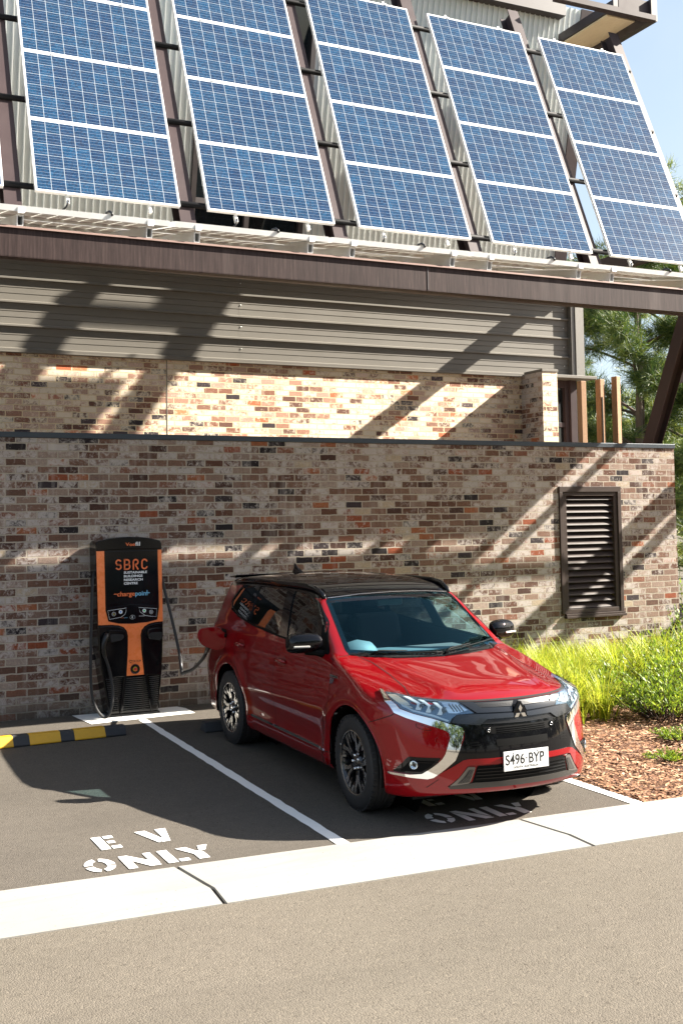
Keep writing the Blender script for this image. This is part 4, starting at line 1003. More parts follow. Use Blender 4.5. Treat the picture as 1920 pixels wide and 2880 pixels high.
# deep openings
def opening(name,pts,m=M_mblack,off=.0055,par=None): return overlay(name,pts,'front',m,off,step=.05,parent=par or grille)
opening('upper_intake',rounded([(-.30,.708),(.30,.708),(.275,.672),(.23,.660),(-.23,.660),(-.275,.672)],.01,2))
for k in range(3): overlay('intake_bar',[(-.20,.668+.013*k),(.20,.668+.013*k),(.20,.672+.013*k),(-.20,.672+.013*k)],'front',M_gblack,.008,.004,parent=grille,step=.05)
opening('middle_intake',rounded([(-.215,.622),(.215,.622),(.210,.574),(-.210,.574)],.008,2))
for s in (-1,1):
    for k in range(3): opening('air_slot',[(s*.405,.605-.018*k),(s*.337,.606-.018*k),(s*.340,.615-.018*k),(s*.402,.614-.018*k)])
# gunmetal bars and honeycomb inserts
for s in (-1,1):
    q=lambda P:[(s*a,b) for a,b in P]
    overlay('upper_bar',rounded(q([(-.415,.868),(-.325,.866),(-.290,.832),(-.052,.825),(-.058,.795),(-.325,.802)]),.006,2),'front',M_gun,.015,.016,parent=grille,step=.05)
    overlay('lower_bar',rounded(q([(-.462,.795),(-.328,.793),(-.052,.786),(-.056,.756),(-.265,.758),(-.318,.720),(-.50,.742)]),.008,2),'front',M_gun,.018,.018,parent=grille,step=.05)
    # honeycomb: small raised cells
    for nm,poly in (('upper_mesh',q([(-.318,.866),(-.020,.862),(-.048,.832),(-.286,.836)])),('lower_mesh',q([(-.312,.728),(-.266,.756),(0,.754),(0,.722)]))):
        overlay(nm,poly,'front',M_mesh,.006,step=.05,parent=grille)
        P2=np.array(poly); pts=[]
        y0_,y1_=P2[:,0].min(),P2[:,0].max(); z0_,z1_=P2[:,1].min(),P2[:,1].max(); r_=0; z=z0_+.004
        while z<z1_:
            y=y0_+(.006 if r_%2 else 0)
            while y<y1_: pts.append((y,z)); y+=.0125
            z+=.0085; r_+=1
        pts=np.array(pts); pts=pts[inpoly(pts[:,0],pts[:,1],inset(poly,.004))]
        Q=project(pts,'front'); mb=MB()
        for (x,y,z) in Q: mb.add([(x+.008,y-.0042,z),(x+.008,y,z+.0032),(x+.008,y+.0042,z),(x+.008,y,z-.0032)],[(0,1,2,3)])
        mb.build(nm+'_cells',mat('mesh_glint',(.025,.027,.03),.2,coat=.3),grille)
# three diamond emblem
def emblem(cx,cy,cz,R_,th,parent,m,nrm=(1,0,0)):
    mb=MB(); a=R_*.5; h=math.sqrt(3)/2*a
    def dia(ang):
        d=Vector((0,math.sin(ang),math.cos(ang))); p=Vector((0,math.cos(ang),-math.sin(ang)))
        L=R_*.98; w_=R_*.577*.5*.98; q=[Vector((0,0,0)),d*L*.5+p*w_,d*L,d*L*.5-p*w_]
        c0=Vector((cx,cy,cz)); base=[c0+v for v in q]; mid=c0+d*L*.5+Vector((th*1.3,0,0)); top=[b+Vector((th,0,0)) for b in base]
        mb.add([*base,*[b+(mid-b)*.12+Vector((th*.8,0,0)) for b in base]],[(0,1,5,4),(1,2,6,5),(2,3,7,6),(3,0,4,7),(4,5,6,7)])
    for an in (0,2*PI/3,-2*PI/3): dia(an)
    return mb.build('emblem',m,parent)
xe=float(project(np.array([[0,.79]]),'front')[0][0])
emblem(xe+.018,0,.788,.062,.008,grille,M_chrome)
mb=MB(); mb.prism([(xe,-.055,.755),(xe,.055,.755),(xe,.052,.80),(xe,.012,.868),(xe,-.012,.868),(xe,-.052,.80)],(.018,0,0)); mb.build('emblem_plinth',M_gblack,grille,bevel=.004)
for y in (-.262,.262):
    Q=project(np.array([[y,.686]]),'front')[0]; mb=MB(); mb.lathe([(-.01,.019),(.012,.019),(.014,.016),(.010,.013),(.012,.010),(.014,0)],'x',tuple(Q),16); mb.build('parking_sensor',M_gblack,grille)
    mb=MB(); mb.lathe([(.0125,.011),(.016,.011),(.016,.0085),(.0125,.0085)],'x',tuple(Q),16); mb.build('sensor_ring',M_satin,grille)
# chrome shields
CH_o=[(-.745,.916),(-.775,.865),(-.762,.822),(-.703,.797),(-.607,.770),(-.511,.735),(-.466,.725),(-.438,.712),(-.429,.684),(-.439,.648),(-.470,.560),(-.500,.494),(-.626,.374),(-.657,.362),(-.740,.364),(-.835,.372)]
CH_i=[(-.835,.385),(-.745,.384),(-.687,.396),(-.642,.436),(-.601,.474),(-.575,.503),(-.556,.537),(-.519,.644),(-.522,.673),(-.541,.692),(-.635,.728),(-.741,.768),(-.791,.795),(-.806,.855),(-.758,.917)]
for s in (-1,1):
    q=lambda P:[(-s*a,b) for a,b in P]
    q=(lambda P:[(a,b) for a,b in P]) if s<0 else (lambda P:[(-a,b) for a,b in P])
    overlay('chrome_trim',q(CH_o+CH_i),'front',M_chrome,.013,.016,step=.025)
    # headlamp: housing, reflectors, lens
    HLp=q([(-.745,.908),(-.70,.905),(-.66,.896),(-.60,.887),(-.554,.881),(-.48,.877),(-.425,.872),(-.345,.802),(-.455,.797),(-.495,.769),(-.511,.742),(-.606,.774),(-.702,.802),(-.758,.826),(-.768,.868)])
    h_=overlay('headlight',HLp,'front',mat('lamp_housing',(.14,.20,.26),.15,metal=.8,coat=.5),.005,.004,step=.03)
    def ins(nm,pts,m,off,th=.006): return overlay(nm,q(pts),'front',m,off,th,parent=h_,step=.04)
    M_lamp=mat('lamp_reflector',(.80,.83,.86),.08,metal=1)
    ins('indicator',[(-.752,.893),(-.712,.896),(-.695,.830),(-.735,.835),(-.752,.862)],mat('indicator_lens',(.62,.58,.50),.12,metal=.6),.008)
    for i,(a,zt,zb) in enumerate(((-.672,.888,.820),(-.622,.878,.806),(-.560,.868,.792))):
        ins('daylight_chevron',[(a-.018,zt),(a+.006,zt-.002),(a+.030,(zt+zb)/2+.004),(a+.012,zb+.002),(a-.014,zb+.004),(a+.008,(zt+zb)/2+.004)],mat('lamp_white',(.85,.87,.88),.2,coat=.5),.013,.008)
    for cy_,cz_,r in ((-.646,.848,.020),(-.590,.838,.021),(-.525,.825,.022)):
        Q=project(np.array([q([(cy_,cz_)])[0]]),'front')[0]; mb=MB(); mb.lathe([(-.004,r*1.15),(.008,r*1.15),(.009,r*.95),(.004,r*.9),(.012,r*.5),(.014,0)],'x',tuple(Q),18); mb.build('projector',mat('projector_lens',(.05,.08,.12),.03,coat=1,metal=.4),h_)
    ins('reflector',[(-.530,.872),(-.440,.868),(-.380,.822),(-.455,.804),(-.505,.806)],M_lamp,.010); 
    for k in range(4): ins('reflector_rib',[(-.492+.020*k,.862-.002*k),(-.487+.020*k,.862-.002*k),(-.467+.020*k,.815),(-.472+.020*k,.815)],mat('lamp_dark',(.05,.06,.07),.3),.017,.002)
    ins('lower_light_bar',[(-.745,.838),(-.70,.812),(-.605,.785),(-.520,.752),(-.512,.760),(-.600,.797),(-.70,.824),(-.745,.850)],mat('lamp_bar',(.55,.62,.68),.15,metal=.5),.010,.005)
    overlay('lens',HLp,'front',M_hlens,.024,parent=h_,step=.04)
    # fog lamp nook
    fo=overlay('fog_lamp_surround',rounded(q([(-.820,.392),(-.752,.505),(-.583,.508),(-.628,.447),(-.684,.398),(-.72,.388)]),.008,2),'front',M_gblack,.005,step=.04)
    overlay('fog_recess',rounded(q([(-.79,.402),(-.742,.486),(-.612,.490),(-.640,.452),(-.690,.408)]),.006,2),'front',M_mblack,.0065,parent=fo,step=.05)
    Q=project(np.array([q([(-.728,.452)])[0]]),'front')[0]; g=grad(np.array([Q]))[0]; g/=np.linalg.norm(g)
    mb=MB(); mb.lathe([(0,.030),(.012,.030),(.014,.025),(.006,.022),(.004,0)],'x',(0,0,0),20); fl=mb.build('fog_lamp',M_lamp,fo); fl.location=Q; fl.rotation_mode='QUATERNION'; fl.rotation_quaternion=Vector(g).to_track_quat('X','Z')
    mb=MB(); mb.lathe([(.016,.028),(.019,.018),(.020,0)],'x',(0,0,0),20); f2=mb.build('fog_lens',M_hlens,fo); f2.location=Q; f2.rotation_mode='QUATERNION'; f2.rotation_quaternion=Vector(g).to_track_quat('X','Z')
    for k in range(2): overlay('fog_fin',q([(-.765,.470+.014*k),(-.60,.474+.014*k),(-.60,.478+.014*k),(-.765,.474+.014*k)]),'front',M_gblack,.012,.006,parent=fo,step=.05)
    Q=project(np.array([q([(-.598,.629)])[0]]),'front')[0]; mb=MB(); mb.lathe([(0,.017),(.004,.017),(.004,.0145)],'x',tuple(Q),18); mb.build('bumper_sensor',M_red,bump)
    overlay('washer_flap',rounded(q([(-.70,.735),(-.63,.712),(-.62,.690),(-.66,.690),(-.70,.708)]),.005,2),'front',M_seam,.0008,parent=bump,step=.05); overlay('washer_cover',rounded(q([(-.697,.732),(-.632,.710),(-.623,.693),(-.66,.693),(-.697,.710)]),.005,2),'front',M_red,.0016,parent=bump,step=.05)
    # lower corner vents
    lv=overlay('lower_vent',rounded(q([(-.535,.315),(-.480,.372),(-.425,.448),(-.375,.446),(-.408,.345),(-.43,.325)]),.008,2),'front',mat('dark_silver',(.17,.155,.14),.35,metal=.6),.010,.012,step=.04)
    overlay('vent_mesh',rounded(q([(-.490,.335),(-.455,.372),(-.415,.430),(-.388,.430),(-.415,.345)]),.006,2),'front',M_mesh,.0125,parent=lv,step=.04)
    mb=MB(); pts=[]
    for a in range(12):
        for b_ in range(12): pts.append((-.490+.0098*a+(.005 if b_%2 else 0),.338+.0088*b_))
    pts=np.array(pts); pts=pts[inpoly(pts[:,0],pts[:,1],[(-.485,.337),(-.452,.372),(-.413,.427),(-.392,.427),(-.418,.347)])]; pts[:,0]*=(1 if s<0 else -1); Q=project(pts,'front')
    for (x,y,z) in Q: mb.add([(x+.0145,y-.0030,z),(x+.0145,y,z+.0030),(x+.0145,y+.0030,z),(x+.0145,y,z-.0030)],[(0,1,2,3)])
    mb.build('vent_cells',mat('mesh_brown',(.20,.17,.14),.4),lv)
# red lower band in the mask, lower grille and skid lip
overlay('lower_band',[(-.62,.386),(-.455,.492),(-.41,.500),(.41,.500),(.455,.492),(.62,.386),(.60,.372),(.545,.318),(.482,.376),(.428,.456),(.40,.462),(-.40,.462),(-.428,.456),(-.482,.376),(-.545,.318),(-.60,.372)],'front',M_red,.012,.014,step=.03)
lg=overlay('lower_grille',rounded([(-.395,.335),(-.362,.452),(.362,.452),(.395,.335)],.01,2),'front',M_mblack,.006,.004,step=.04)
for k in range(4): overlay('grille_slat',[(-.375+.004*k,.362+.022*k),(.375-.004*k,.362+.022*k),(.375-.004*k,.369+.022*k),(-.375+.004*k,.369+.022*k)],'front',M_gblack,.011,.006,parent=lg,step=.06)
overlay('skid_lip',[(-.545,.315),(-.43,.333),(-.38,.340),(.38,.340),(.43,.333),(.545,.315),(.53,.298),(.30,.302),(-.30,.302),(-.53,.298)],'front',mat('skid_plate',(.045,.040,.036),.4,metal=.3),.012,.018,step=.04)
overlay('bumper_underside_gap',[(-.665,.300),(-.60,.362),(-.596,.362),(-.659,.300)],'front',M_seam,.0012,parent=bump,step=.03)
# number plate
pl=empty('number_plate',parent=car)
Q=project(np.array([[0,.47]]),'front')[0]; px_=Q[0]+.020
mb=MB(); mb.box(px_-.004,px_,-.188,.188,.405,.541); mb.build('plate_frame',mat('plate_edge',(.6,.6,.6),.3,metal=.5),pl,bevel=.002)
mb=MB(); mb.box(px_,px_+.0012,-.184,.184,.4085,.5375); mb.build('plate_face',mat('plate_white',(.78,.78,.76),.45),pl)
mb=MB(); ey=Vector((0,1,0)); ez=Vector((0,0,1))
def ptext(s_,size,y0,z0,w_,**k):
    b=MB(); text_mb(b,s_,size,(0,0,0),ey,ez,0,**k); a=np.array(b.v); sc=w_/(a[:,1].max()-a[:,1].min()); mn=a[:,1].min()
    mb.add([(px_+.0022,y0+(v[1]-mn)*sc,z0+v[2]) for v in b.v],b.f)
M_ink=mat('plate_ink',(.012,.012,.012),.4)
ptext('S496',.100,-.172,.448,.158,bold=.0010); ptext('BYP',.100,.022,.448,.128,bold=.0010)
mb.lathe([(0,.006),(.0022,.006),(.0022,0)],'x',(px_,0.003,.484),10); mb.build('plate_number',M_ink,pl)
mb=MB(); ptext('SOUTH AUSTRALIA',.022,-.105,.420,.205,space=1.15,bold=.0006); mb.build('plate_state_name',M_ink,pl)
mb=MB(); 
for y in (-.10,.10): mb.lathe([(0,.006),(.003,.005),(.003,0)],'x',(px_+.001,y,.529),10)
mb.build('plate_screws',M_satin,pl)
# wing badge
for md,sg in (('right',-1),('left',1)):
    Q=project(np.array([[-.30,.925]]),md)[0]; u=Vector((1,0,0)) if sg<0 else Vector((-1,0,0))
    bd=empty('wing_badge',parent=car)
    base=Vector(Q)+Vector((0,sg*.012,0))-u*.065
    mb=MB(); text_mb(mb,'EV',.058,base+Vector((0,0,-.028)),u,ez,.004,bold=.003,shear=.25); mb.build('badge_letters',mat('badge_blue',(.30,.42,.55),.15,metal=.9),bd)
    mb=MB(); c0=base+Vector((0,0,.020)); mb.prism([c0,c0+u*.135,c0+u*.135+ez*.018,c0+ez*.018],(0,-sg*.008,0)); mb.build('badge_bar',M_chrome,bd)
    mb=MB(); text_mb(mb,'PLUG-IN HYBRID',.017,c0+ez*.003+u*.006+Vector((0,sg*.0015,0)),u,ez,.0,bold=.0004,sx=.95); mb.build('badge_text',M_ink,bd)
# door mirrors
for sg in (-1,1):
    mr=empty('door_mirror',parent=parts['front_door'+('R' if sg<0 else 'L')])
    n=14; v=[];f=[]
    prof=[(-.140,.30,.35),(-.125,.66,.70),(-.085,.88,.90),(0,1,1),(.08,.97,.97),(.122,.80,.80),(.138,.5,.5)]  # y offset, scale z, scale x
    cx,cy,cz=-.690,sg*.945,1.178; v=[]
    for yo,sz,sx_ in prof:
        for k in range(n):
            t=2*PI*k/n; ct,st=math.cos(t),math.sin(t)
            X_=(.100*abs(ct)**.8 if ct>0 else -.040*abs(ct)**.5)*sx_; Z_=.086*math.copysign(abs(st)**.75,st)*sz
            v.append((cx+X_-.30*(yo+.05),cy+sg*yo,cz+Z_-.006*(yo/.12)))
    for i in range(len(prof)-1):
        for k in range(n): f.append((i*n+k,i*n+(k+1)%n,(i+1)*n+(k+1)%n,(i+1)*n+k))
    f+=[tuple(range(n)),tuple((len(prof)-1)*n+k for k in range(n))]
    mb=MB(); mb.add(v,f,0,True); o=mb.build('mirror_shell',M_blackp,mr); sb=o.modifiers.new('s','SUBSURF'); sb.levels=2; sb.render_levels=2
    mb=MB(); mb.obox((cx+.070,cy+sg*.05,cz-.022),(.006,0,0),(-.3*.062*sg,.062,0),(0,0,.007)); mb.build('indicator',mat('clear_indicator',(.75,.72,.65),.15,coat=.5),mr,bevel=.003)
    mb=MB(); mb.obox((cx-.055,cy,cz),(.002,0,0),(-.3*.095*sg,.095,0),(0,0,.055)); mb.build('mirror_glass',mat('mirror_glass',(.9,.9,.9),.01,metal=1),mr)
    mb=MB(); mb.tube([(-.60,sg*.80,1.085),(-.64,sg*.86,1.100),(-.70,sg*.93,1.108)],[.035,.026,.030],8); mb.build('mirror_arm',M_mblack,mr)
    mb=MB(); mb.prism([(-.50,sg*.795,1.09),(-.68,sg*.815,1.10),(-.68,sg*.755,1.24)],(0,-sg*.02,0)); mb.build('mirror_base',M_mblack,mr,bevel=.004)
# ---------------------------------------------------------------- wheels
def make_wheel():
    r=empty('wheel')   # outer face towards -y
    mb=MB(); R_,hw=.352,.113
    pr_=[(-hw+.020,.236),(-hw+.004,.246),(-hw,.262),(-hw+.001,.300),(-hw+.006,.322),(-hw+.016,.338),(-hw+.030,.3475),(-.065,.3515),(-.056,.352),(-.055,.345),(-.048,.345),(-.047,.352),(-.020,.3525),(-.019,.345),(-.012,.345),(-.011,.3525),(.011,.3525),(.012,.345),(.019,.345),(.020,.3525),(.047,.352),(.048,.345),(.055,.345),(.056,.352),(hw-.030,.3475),(hw-.012,.335),(hw,.300),(hw-.004,.246),(hw-.02,.236)]
    mb.lathe(pr_,'y',(0,0,0),72); mb.build('tyre',M_rubber,r)
    mb=MB()
    for k in range(46):   # tread blocks' cross sipes
        a=2*PI*k/46
        for s in (-1,1): 
            c=Vector((math.cos(a)*.345,s*.082,math.sin(a)*.345)); mb.obox(c,(math.cos(a)*.0072,0,math.sin(a)*.0072),(0,.018,0),(-math.sin(a)*.017,0,math.cos(a)*.017))
    mb.build('tread',M_rubber,r)['kind']='stuff'
    mb=MB(); mb.lathe([(-hw+.020,.238),(-hw+.012,.240),(-hw+.010,.232),(-hw+.016,.226),(-.06,.215),(.0,.205),(.09,.232)],'y',(0,0,0),64); mb.build('rim_barrel',M_alloyb,r)
    mb=MB(); mb.lathe([(-hw+.0100,.2405),(-hw+.0070,.2365),(-hw+.0100,.2315)],'y',(0,0,0),64); mb.build('rim_lip',M_alloy,r)
    sp=MB(); fa=MB()
    def P(rad,an,y): return (rad*math.cos(an),y,rad*math.sin(an))
    yf=-hw+.022
    for k in range(5):
        a0=PI/2+2*PI*k/5
        for s in (-1,1):
            # each spoke: leaves the hub, runs out, cranks sideways near the rim
            path=[(.040,.30),(.095,.160),(.150,.150),(.182,.235),(.236,.255)]; wd=[.028,.030,.033,.036,.050]
            L_=[];R2=[]
            for (rad,an),w_ in zip(path,wd):
                an=a0+s*an; t=w_/2/rad; L_.append((rad,an-t));R2.append((rad,an+t))
            depth=[.020,.010,.004,.0,-.003]
            for i in range(4):
                q=[P(*L_[i],yf+depth[i]),P(*L_[i+1],yf+depth[i+1]),P(*R2[i+1],yf+depth[i+1]),P(*R2[i],yf+depth[i])]
                b=[(x,y+.035,z) for x,y,z in q]; sp.add(q+b,[(0,1,2,3),(4,5,6,7),(0,1,5,4),(2,3,7,6),(1,2,6,5),(3,0,4,7)])
            # machined face: outer two thirds, with one edge kept black
            for i,(f0,f1) in ((1,(.25,1.0)),(2,(.1,1.0)),(3,(.0,1.0))):
                e=lambda j,t: P(L_[j][0],L_[j][1]+(R2[j][1]-L_[j][1])*t,yf+depth[j]-.0012)
                t0,t1=(f0,f1) if s<0 else (1-f1,1-f0)
                fa.add([e(i,t0),e(i+1,t0),e(i+1,t1),e(i,t1)],[(0,1,2,3)])
            # short blade filling towards the neighbour
            path2=[(.150,.43),(.180,.47),(.236,.52)]; wd2=[.014,.024,.036]; L3=[];R3=[]
            for (rad,an),w_ in zip(path2,wd2):
                an=a0+s*an; t=w_/2/rad; L3.append((rad,an-t));R3.append((rad,an+t))
            for i in range(2):
                q=[P(*L3[i],yf+.008-.006*i),P(*L3[i+1],yf+.002-.006*i),P(*R3[i+1],yf+.002-.006*i),P(*R3[i],yf+.008-.006*i)]
                b=[(x,y+.03,z) for x,y,z in q]; sp.add(q+b,[(0,1,2,3),(4,5,6,7),(0,1,5,4),(2,3,7,6),(1,2,6,5),(3,0,4,7)])
                if i==1: fa.add([(x,y-.0012,z) for x,y,z in q],[(0,1,2,3)])
    sp.build('spokes',M_alloyb,r); fa.build('machined_faces',M_alloy,r)
    mb=MB(); mb.lathe([(yf+.04,.075),(yf+.018,.070),(yf+.012,.058),(yf+.010,.034),(yf+.006,.032),(yf+.004,.0)],'y',(0,0,0),32); mb.build('hub',M_alloyb,r)
    mb=MB()
    for k in range(3):
        an=PI/2+k*2*PI/3; d=Vector((math.cos(an),0,math.sin(an))); p=Vector((-d.z,0,d.x)); c0=Vector((0,yf+.003,0))
        mb.add([c0,c0+d*.011+p*.006,c0+d*.022,c0+d*.011-p*.006],[(0,1,2,3)])
    mb.build('centre_emblem',M_chrome,r)
    for k in range(5):
        an=PI/2+PI/5+k*2*PI/5; mb=MB(); mb.lathe([(yf+.020,.0105),(yf+.002,.0100),(yf+.0,.007),(yf-.001,0)],'y',(.052*math.cos(an),0,.052*math.sin(an)),8); mb.build('wheel_nut',M_chrome,r)
    mb=MB(); mb.lathe([(-.02,.165),(-.015,.17),(.0,.17),(.005,.05)],'y',(0,0,0),32); mb.build('brake_disc',mat('brake_disc',(.09,.085,.08),.4,metal=.8),r)
    mb=MB(); an=-hw+.006; mb.tube([(-.215,an-.004,.03),(-.219,an-.014,.031)],.004,6); mb.build('valve',M_satin,r)
    return r
wh=make_wheel()
wl=[(0,-.772,WZ+.006,-.04),(0,.772,WZ+.006,PI-.04),(-2.67,-.772,WZ+.006,0),(-2.67,.772,WZ+.006,PI)]
for i,(x,y,z,a) in enumerate(wl):
    o=wh if i==0 else copy_tree(wh,None); o.parent=car; o.location=(x+(.01 if i<2 else 0),y,z); o.rotation_euler=(0,[.35,1.2,2.1,.2][i],a)
# ---------------------------------------------------------------- cabin interior
it=empty('cabin',parent=car)
def rb_(name,x0,x1,y0,y1,z0,z1,m,bev=.03,rot=None):
    mb=MB(); cx,cy,cz=(x0+x1)/2,(y0+y1)/2,(z0+z1)/2; mb.box(x0-cx,x1-cx,y0-cy,y1-cy,z0-cz,z1-cz); o=mb.build(name,m,it,bevel=bev,seg=3); o.location=(cx,cy,cz)
    if rot: o.rotation_euler=rot
    return o
rb_('dashboard',-1.08,-.46,-.70,.70,.80,1.045,M_dash,.05)
mb=MB(); mb.lathe([(-.17,0),(-.165,.06),(-.12,.105),(0,.13),(.12,.105),(.165,.06),(.17,0)],'y',(-.88,-.37,1.02),16); o=mb.build('instrument_hood',M_dash,it)
mb=MB(); ring=[]; 
for k in range(28): 
    t=2*PI*k/28; ring.append((-1.14-.085*math.sin(t),-.37+.19*math.cos(t),1.01+.165*math.sin(t)))
mb.tube(ring,.016,8,closed=True); mb.build('steering_wheel',M_cloth,it)
mb=MB(); mb.obox((-1.08,-.37,.955),(.02,0,0),(0,.075,0),(-.02,0,.055)); mb.bar((-1.10,-.55,.96),(-1.10,-.19,.96),.02,.035); mb.build('steering_hub',M_cloth,it,bevel=.01)
for sg in (-1,1):
    rb_('seat_backrest',-2.02,-1.84,sg*.37-.25,sg*.37+.25,.62,1.26,M_cloth,.06,(0,-.28,0)); rb_('headrest',-2.20,-2.09,sg*.37-.13,sg*.37+.13,1.28,1.47,M_cloth,.04,(0,-.2,0)); rb_('seat_cushion',-1.85,-1.32,sg*.37-.25,sg*.37+.25,.50,.68,M_cloth,.05)
    rb_('rear_headrest',-3.03,-2.94,sg*.38-.12,sg*.38+.12,1.16,1.32,M_cloth,.03)
rb_('rear_seat',-2.98,-2.82,-.62,.62,.55,1.16,M_cloth,.06,(0,-.25,0)); rb_('cabin_floor',-3.3,-.55,-.70,.70,.40,.46,M_cloth,.01)
rb_('rear_view_mirror',-1.00,-.96,-.12,.12,1.415,1.475,mat('rear_mirror_shell',(.03,.03,.03),.3),.012)
mb=MB(); mb.tube([(-.98,0,1.46),(-.93,0,1.50)],.012,6); mb.build('mirror_stalk',M_mblack,it)
# ---------------------------------------------------------------- charging flap and socket
fl=empty('charging_flap',parent=car)
mb=MB(); P=rounded([(-.80,1.01),(-.93,1.125),(-1.105,1.115),(-1.135,1.04),(-1.09,.945),(-.94,.885),(-.84,.91)],.05)
hx=-2.845
mb.prism([(hx-.10*(-.86-y)*1.2,y,z) for y,z in P],(-.014,0,0)); mb.build('flap',M_red,fl,bevel=.005)
overlay('socket_recess',rounded([(-2.86,.90),(-2.86,1.085),(-3.06,1.085),(-3.06,.90)],.04),'right',M_mblack,.003,parent=fl,step=.04)
mb=MB(); mb.tube([(-2.845,-.86,1.03),(-2.855,-.83,1.03)],.02,8); mb.build('flap_hinge',M_mblack,fl)
pos_car()
# wheel stops behind the car
def wheel_stop(x0,x1,y0,y1,label,stripes,rz=0):
    cx,cy=(x0+x1)/2,(y0+y1)/2; r=empty('wheel_stop',(cx,cy,0),rz); tag(r,label,'wheel stop','rubber wheel stops')
    w_=(x1-x0)/2; h=(y1-y0)/2
    prof=[(-h,0),(-h,.015),(-h*.45,.095),(h*.45,.095),(h,.015),(h,0)]
    mb=MB(); mb.prism([(-w_,y,z) for y,z in prof],(2*w_,0,0)); mb.build('rubber_block',mat('stop_rubber',(.030,.031,.034),.75,bump=.2),r,bevel=.006)
    for a,b in stripes:
        mb=MB(); e=.0025; q=[(-h-e,.004),(-h-e,.016),(-h*.45-e,.0975),(h*.45+e,.0975),(h+e,.016)]
        v=[(a,y,z) for y,z in q]+[(b,y,z) for y,z in q]; mb.add(v,[(i,i+1,6+i-1+0,5+i) if False else (i,i+1,i+6,i+5) for i in range(4)]); mb.build('yellow_panel',mat('stop_yellow',(.62,.33,.012),.6,var=.12,scale=25),r)
    return r
wheel_stop(1.42,3.10,10.75,10.93,'black rubber wheel stop with yellow panels in the empty bay',[(-.62,-.31),(-.15+.0,.16),(.30,.62)],.055)
wheel_stop(3.86,5.54,10.52,10.70,'plain black rubber wheel stop behind the rear wheels of the car',[],.0)
# ================================================================ charging station
ch=empty('charging_station',(3.46,12.0,0)); tag(ch,'tall black and orange electric car charging station against the brick wall','charging station')
M_or=mat('orange_panel',(.92,.24,.075),.28,coat=.4,var=.03)
M_chb=mat('charger_gloss_black',(.005,.005,.006),.12,spec=.35)
M_chm=mat('charger_satin_black',(.009,.009,.010),.38)
M_wtxt=mat('white_lettering',(.80,.82,.84),.5); M_otxt=mat('orange_lettering',(.78,.17,.05),.45); M_btxt=mat('blue_lettering',(.16,.42,.62),.5)
YF=11.87
def cbuild(mb,name,m,parent=ch,**k):
    o=mb.build(name,m,parent,**k); o.location=-ch.location if parent is ch else (0,0,0); return o
OUT=[(3.072,1.924),(3.09,1.955),(3.227,1.985),(3.34,1.996),(3.455,2.000),(3.57,1.996),(3.680,1.984),(3.818,1.95),(3.836,1.918),(3.842,1.828),(3.850,1.02),(3.842,.70),(3.824,.38),(3.782,.018),(3.216,.018),(3.145,.43),(3.100,.74),(3.088,1.02),(3.073,1.84)]
mb=MB(); mb.prism([(x,YF,z) for x,z in OUT],(0,.29,0)); cbuild(mb,'housing',M_chb,bevel=.018,seg=3)
def plate(name,poly,y,t,m,parent=ch,bevel=.003):
    mb=MB(); mb.prism([(x,y-t,z) for x,z in poly],(0,t,0)); return cbuild(mb,name,m,parent,bevel=bevel)
def sm_(poly,r): return rounded(poly,r,3)
ORP=[(3.076,1.846),(3.168,1.846),(3.178,1.189),(3.21,1.06),(3.33,1.030),(3.484,1.020),(3.663,1.030),(3.780,1.052),(3.802,1.192),(3.790,1.846),(3.838,1.846),(3.847,1.030),(3.753,1.024),(3.685,1.012),(3.630,.985),(3.595,.945),(3.582,.890),(3.590,.72),(3.619,.441),(3.414,.439),(3.430,.677),(3.434,.889),(3.420,.945),(3.385,.985),(3.330,1.008),(3.250,1.020),(3.094,1.022)]
plate('orange_fascia',ORP,YF,.006,M_or)
plate('display_panel',[(3.170,1.843),(3.788,1.843),(3.799,1.192),(3.778,1.055),(3.663,1.034),(3.484,1.024),(3.33,1.034),(3.214,1.064),(3.181,1.189)],YF,.010,M_chb,bevel=.004)
plate('top_cap',[(3.074,1.924),(3.09,1.955),(3.227,1.985),(3.34,1.996),(3.455,2.000),(3.57,1.996),(3.680,1.984),(3.818,1.95),(3.834,1.918),(3.838,1.853),(3.455,1.862),(3.074,1.853)],YF,.016,M_chb,bevel=.006)
plate('control_panel',sm_([(3.190,1.205),(3.47,1.240),(3.790,1.205),(3.770,1.060),(3.663,1.036),(3.484,1.028),(3.33,1.036),(3.216,1.066)],.01),YF-.010,.006,M_chb,bevel=.003)
yt=YF-.0165; ux=Vector((1,0,0)); uz=Vector((0,0,1))
def ctext(name,s,x0,x1,z0,h,m,y=yt,**k):
    b=MB(); text_mb(b,s,1.0,(0,0,0),ux,uz,0,**k); a=np.array(b.v); w_=np.ptp(a[:,0]); hh=a[:,2].max()-min(0,a[:,2].min())*0
    mb=MB(); mb.add([(x0+(v[0]-a[:,0].min())*(x1-x0)/w_,y,z0+v[2]*h/.70) for v in b.v],b.f); return cbuild(mb,name,m)
# bold outlined monogram letters: built from strokes
def stroke(mb,pts,w_,y=yt-.0005,closed=False):
    P=[Vector((x,0,z)) for x,z in pts]; n=len(P); L_=[];R_=[]
    for i,p in enumerate(P):
        d=(P[(i+1)%n]-P[i-1]) if closed else (P[min(i+1,n-1)]-P[max(i-1,0)]); d.normalize(); q=Vector((-d.z,0,d.x))*w_/2; L_.append(p+q);R_.append(p-q)
    v=[(a.x,y,a.z) for a in L_+R_]; mb.add(v,[(i,(i+1)%n,n+(i+1)%n,n+i) for i in range(n if closed else n-1)])
def arcp(cx,cz,rx,rz,a0,a1,n=10): return [(cx+rx*math.cos(math.radians(a0+(a1-a0)*k/n)),cz+rz*math.sin(math.radians(a0+(a1-a0)*k/n))) for k in range(n+1)]
z0,z1=1.628,1.750; zm=(z0+z1)/2; rr_=.026; wq=.017
mb=MB()
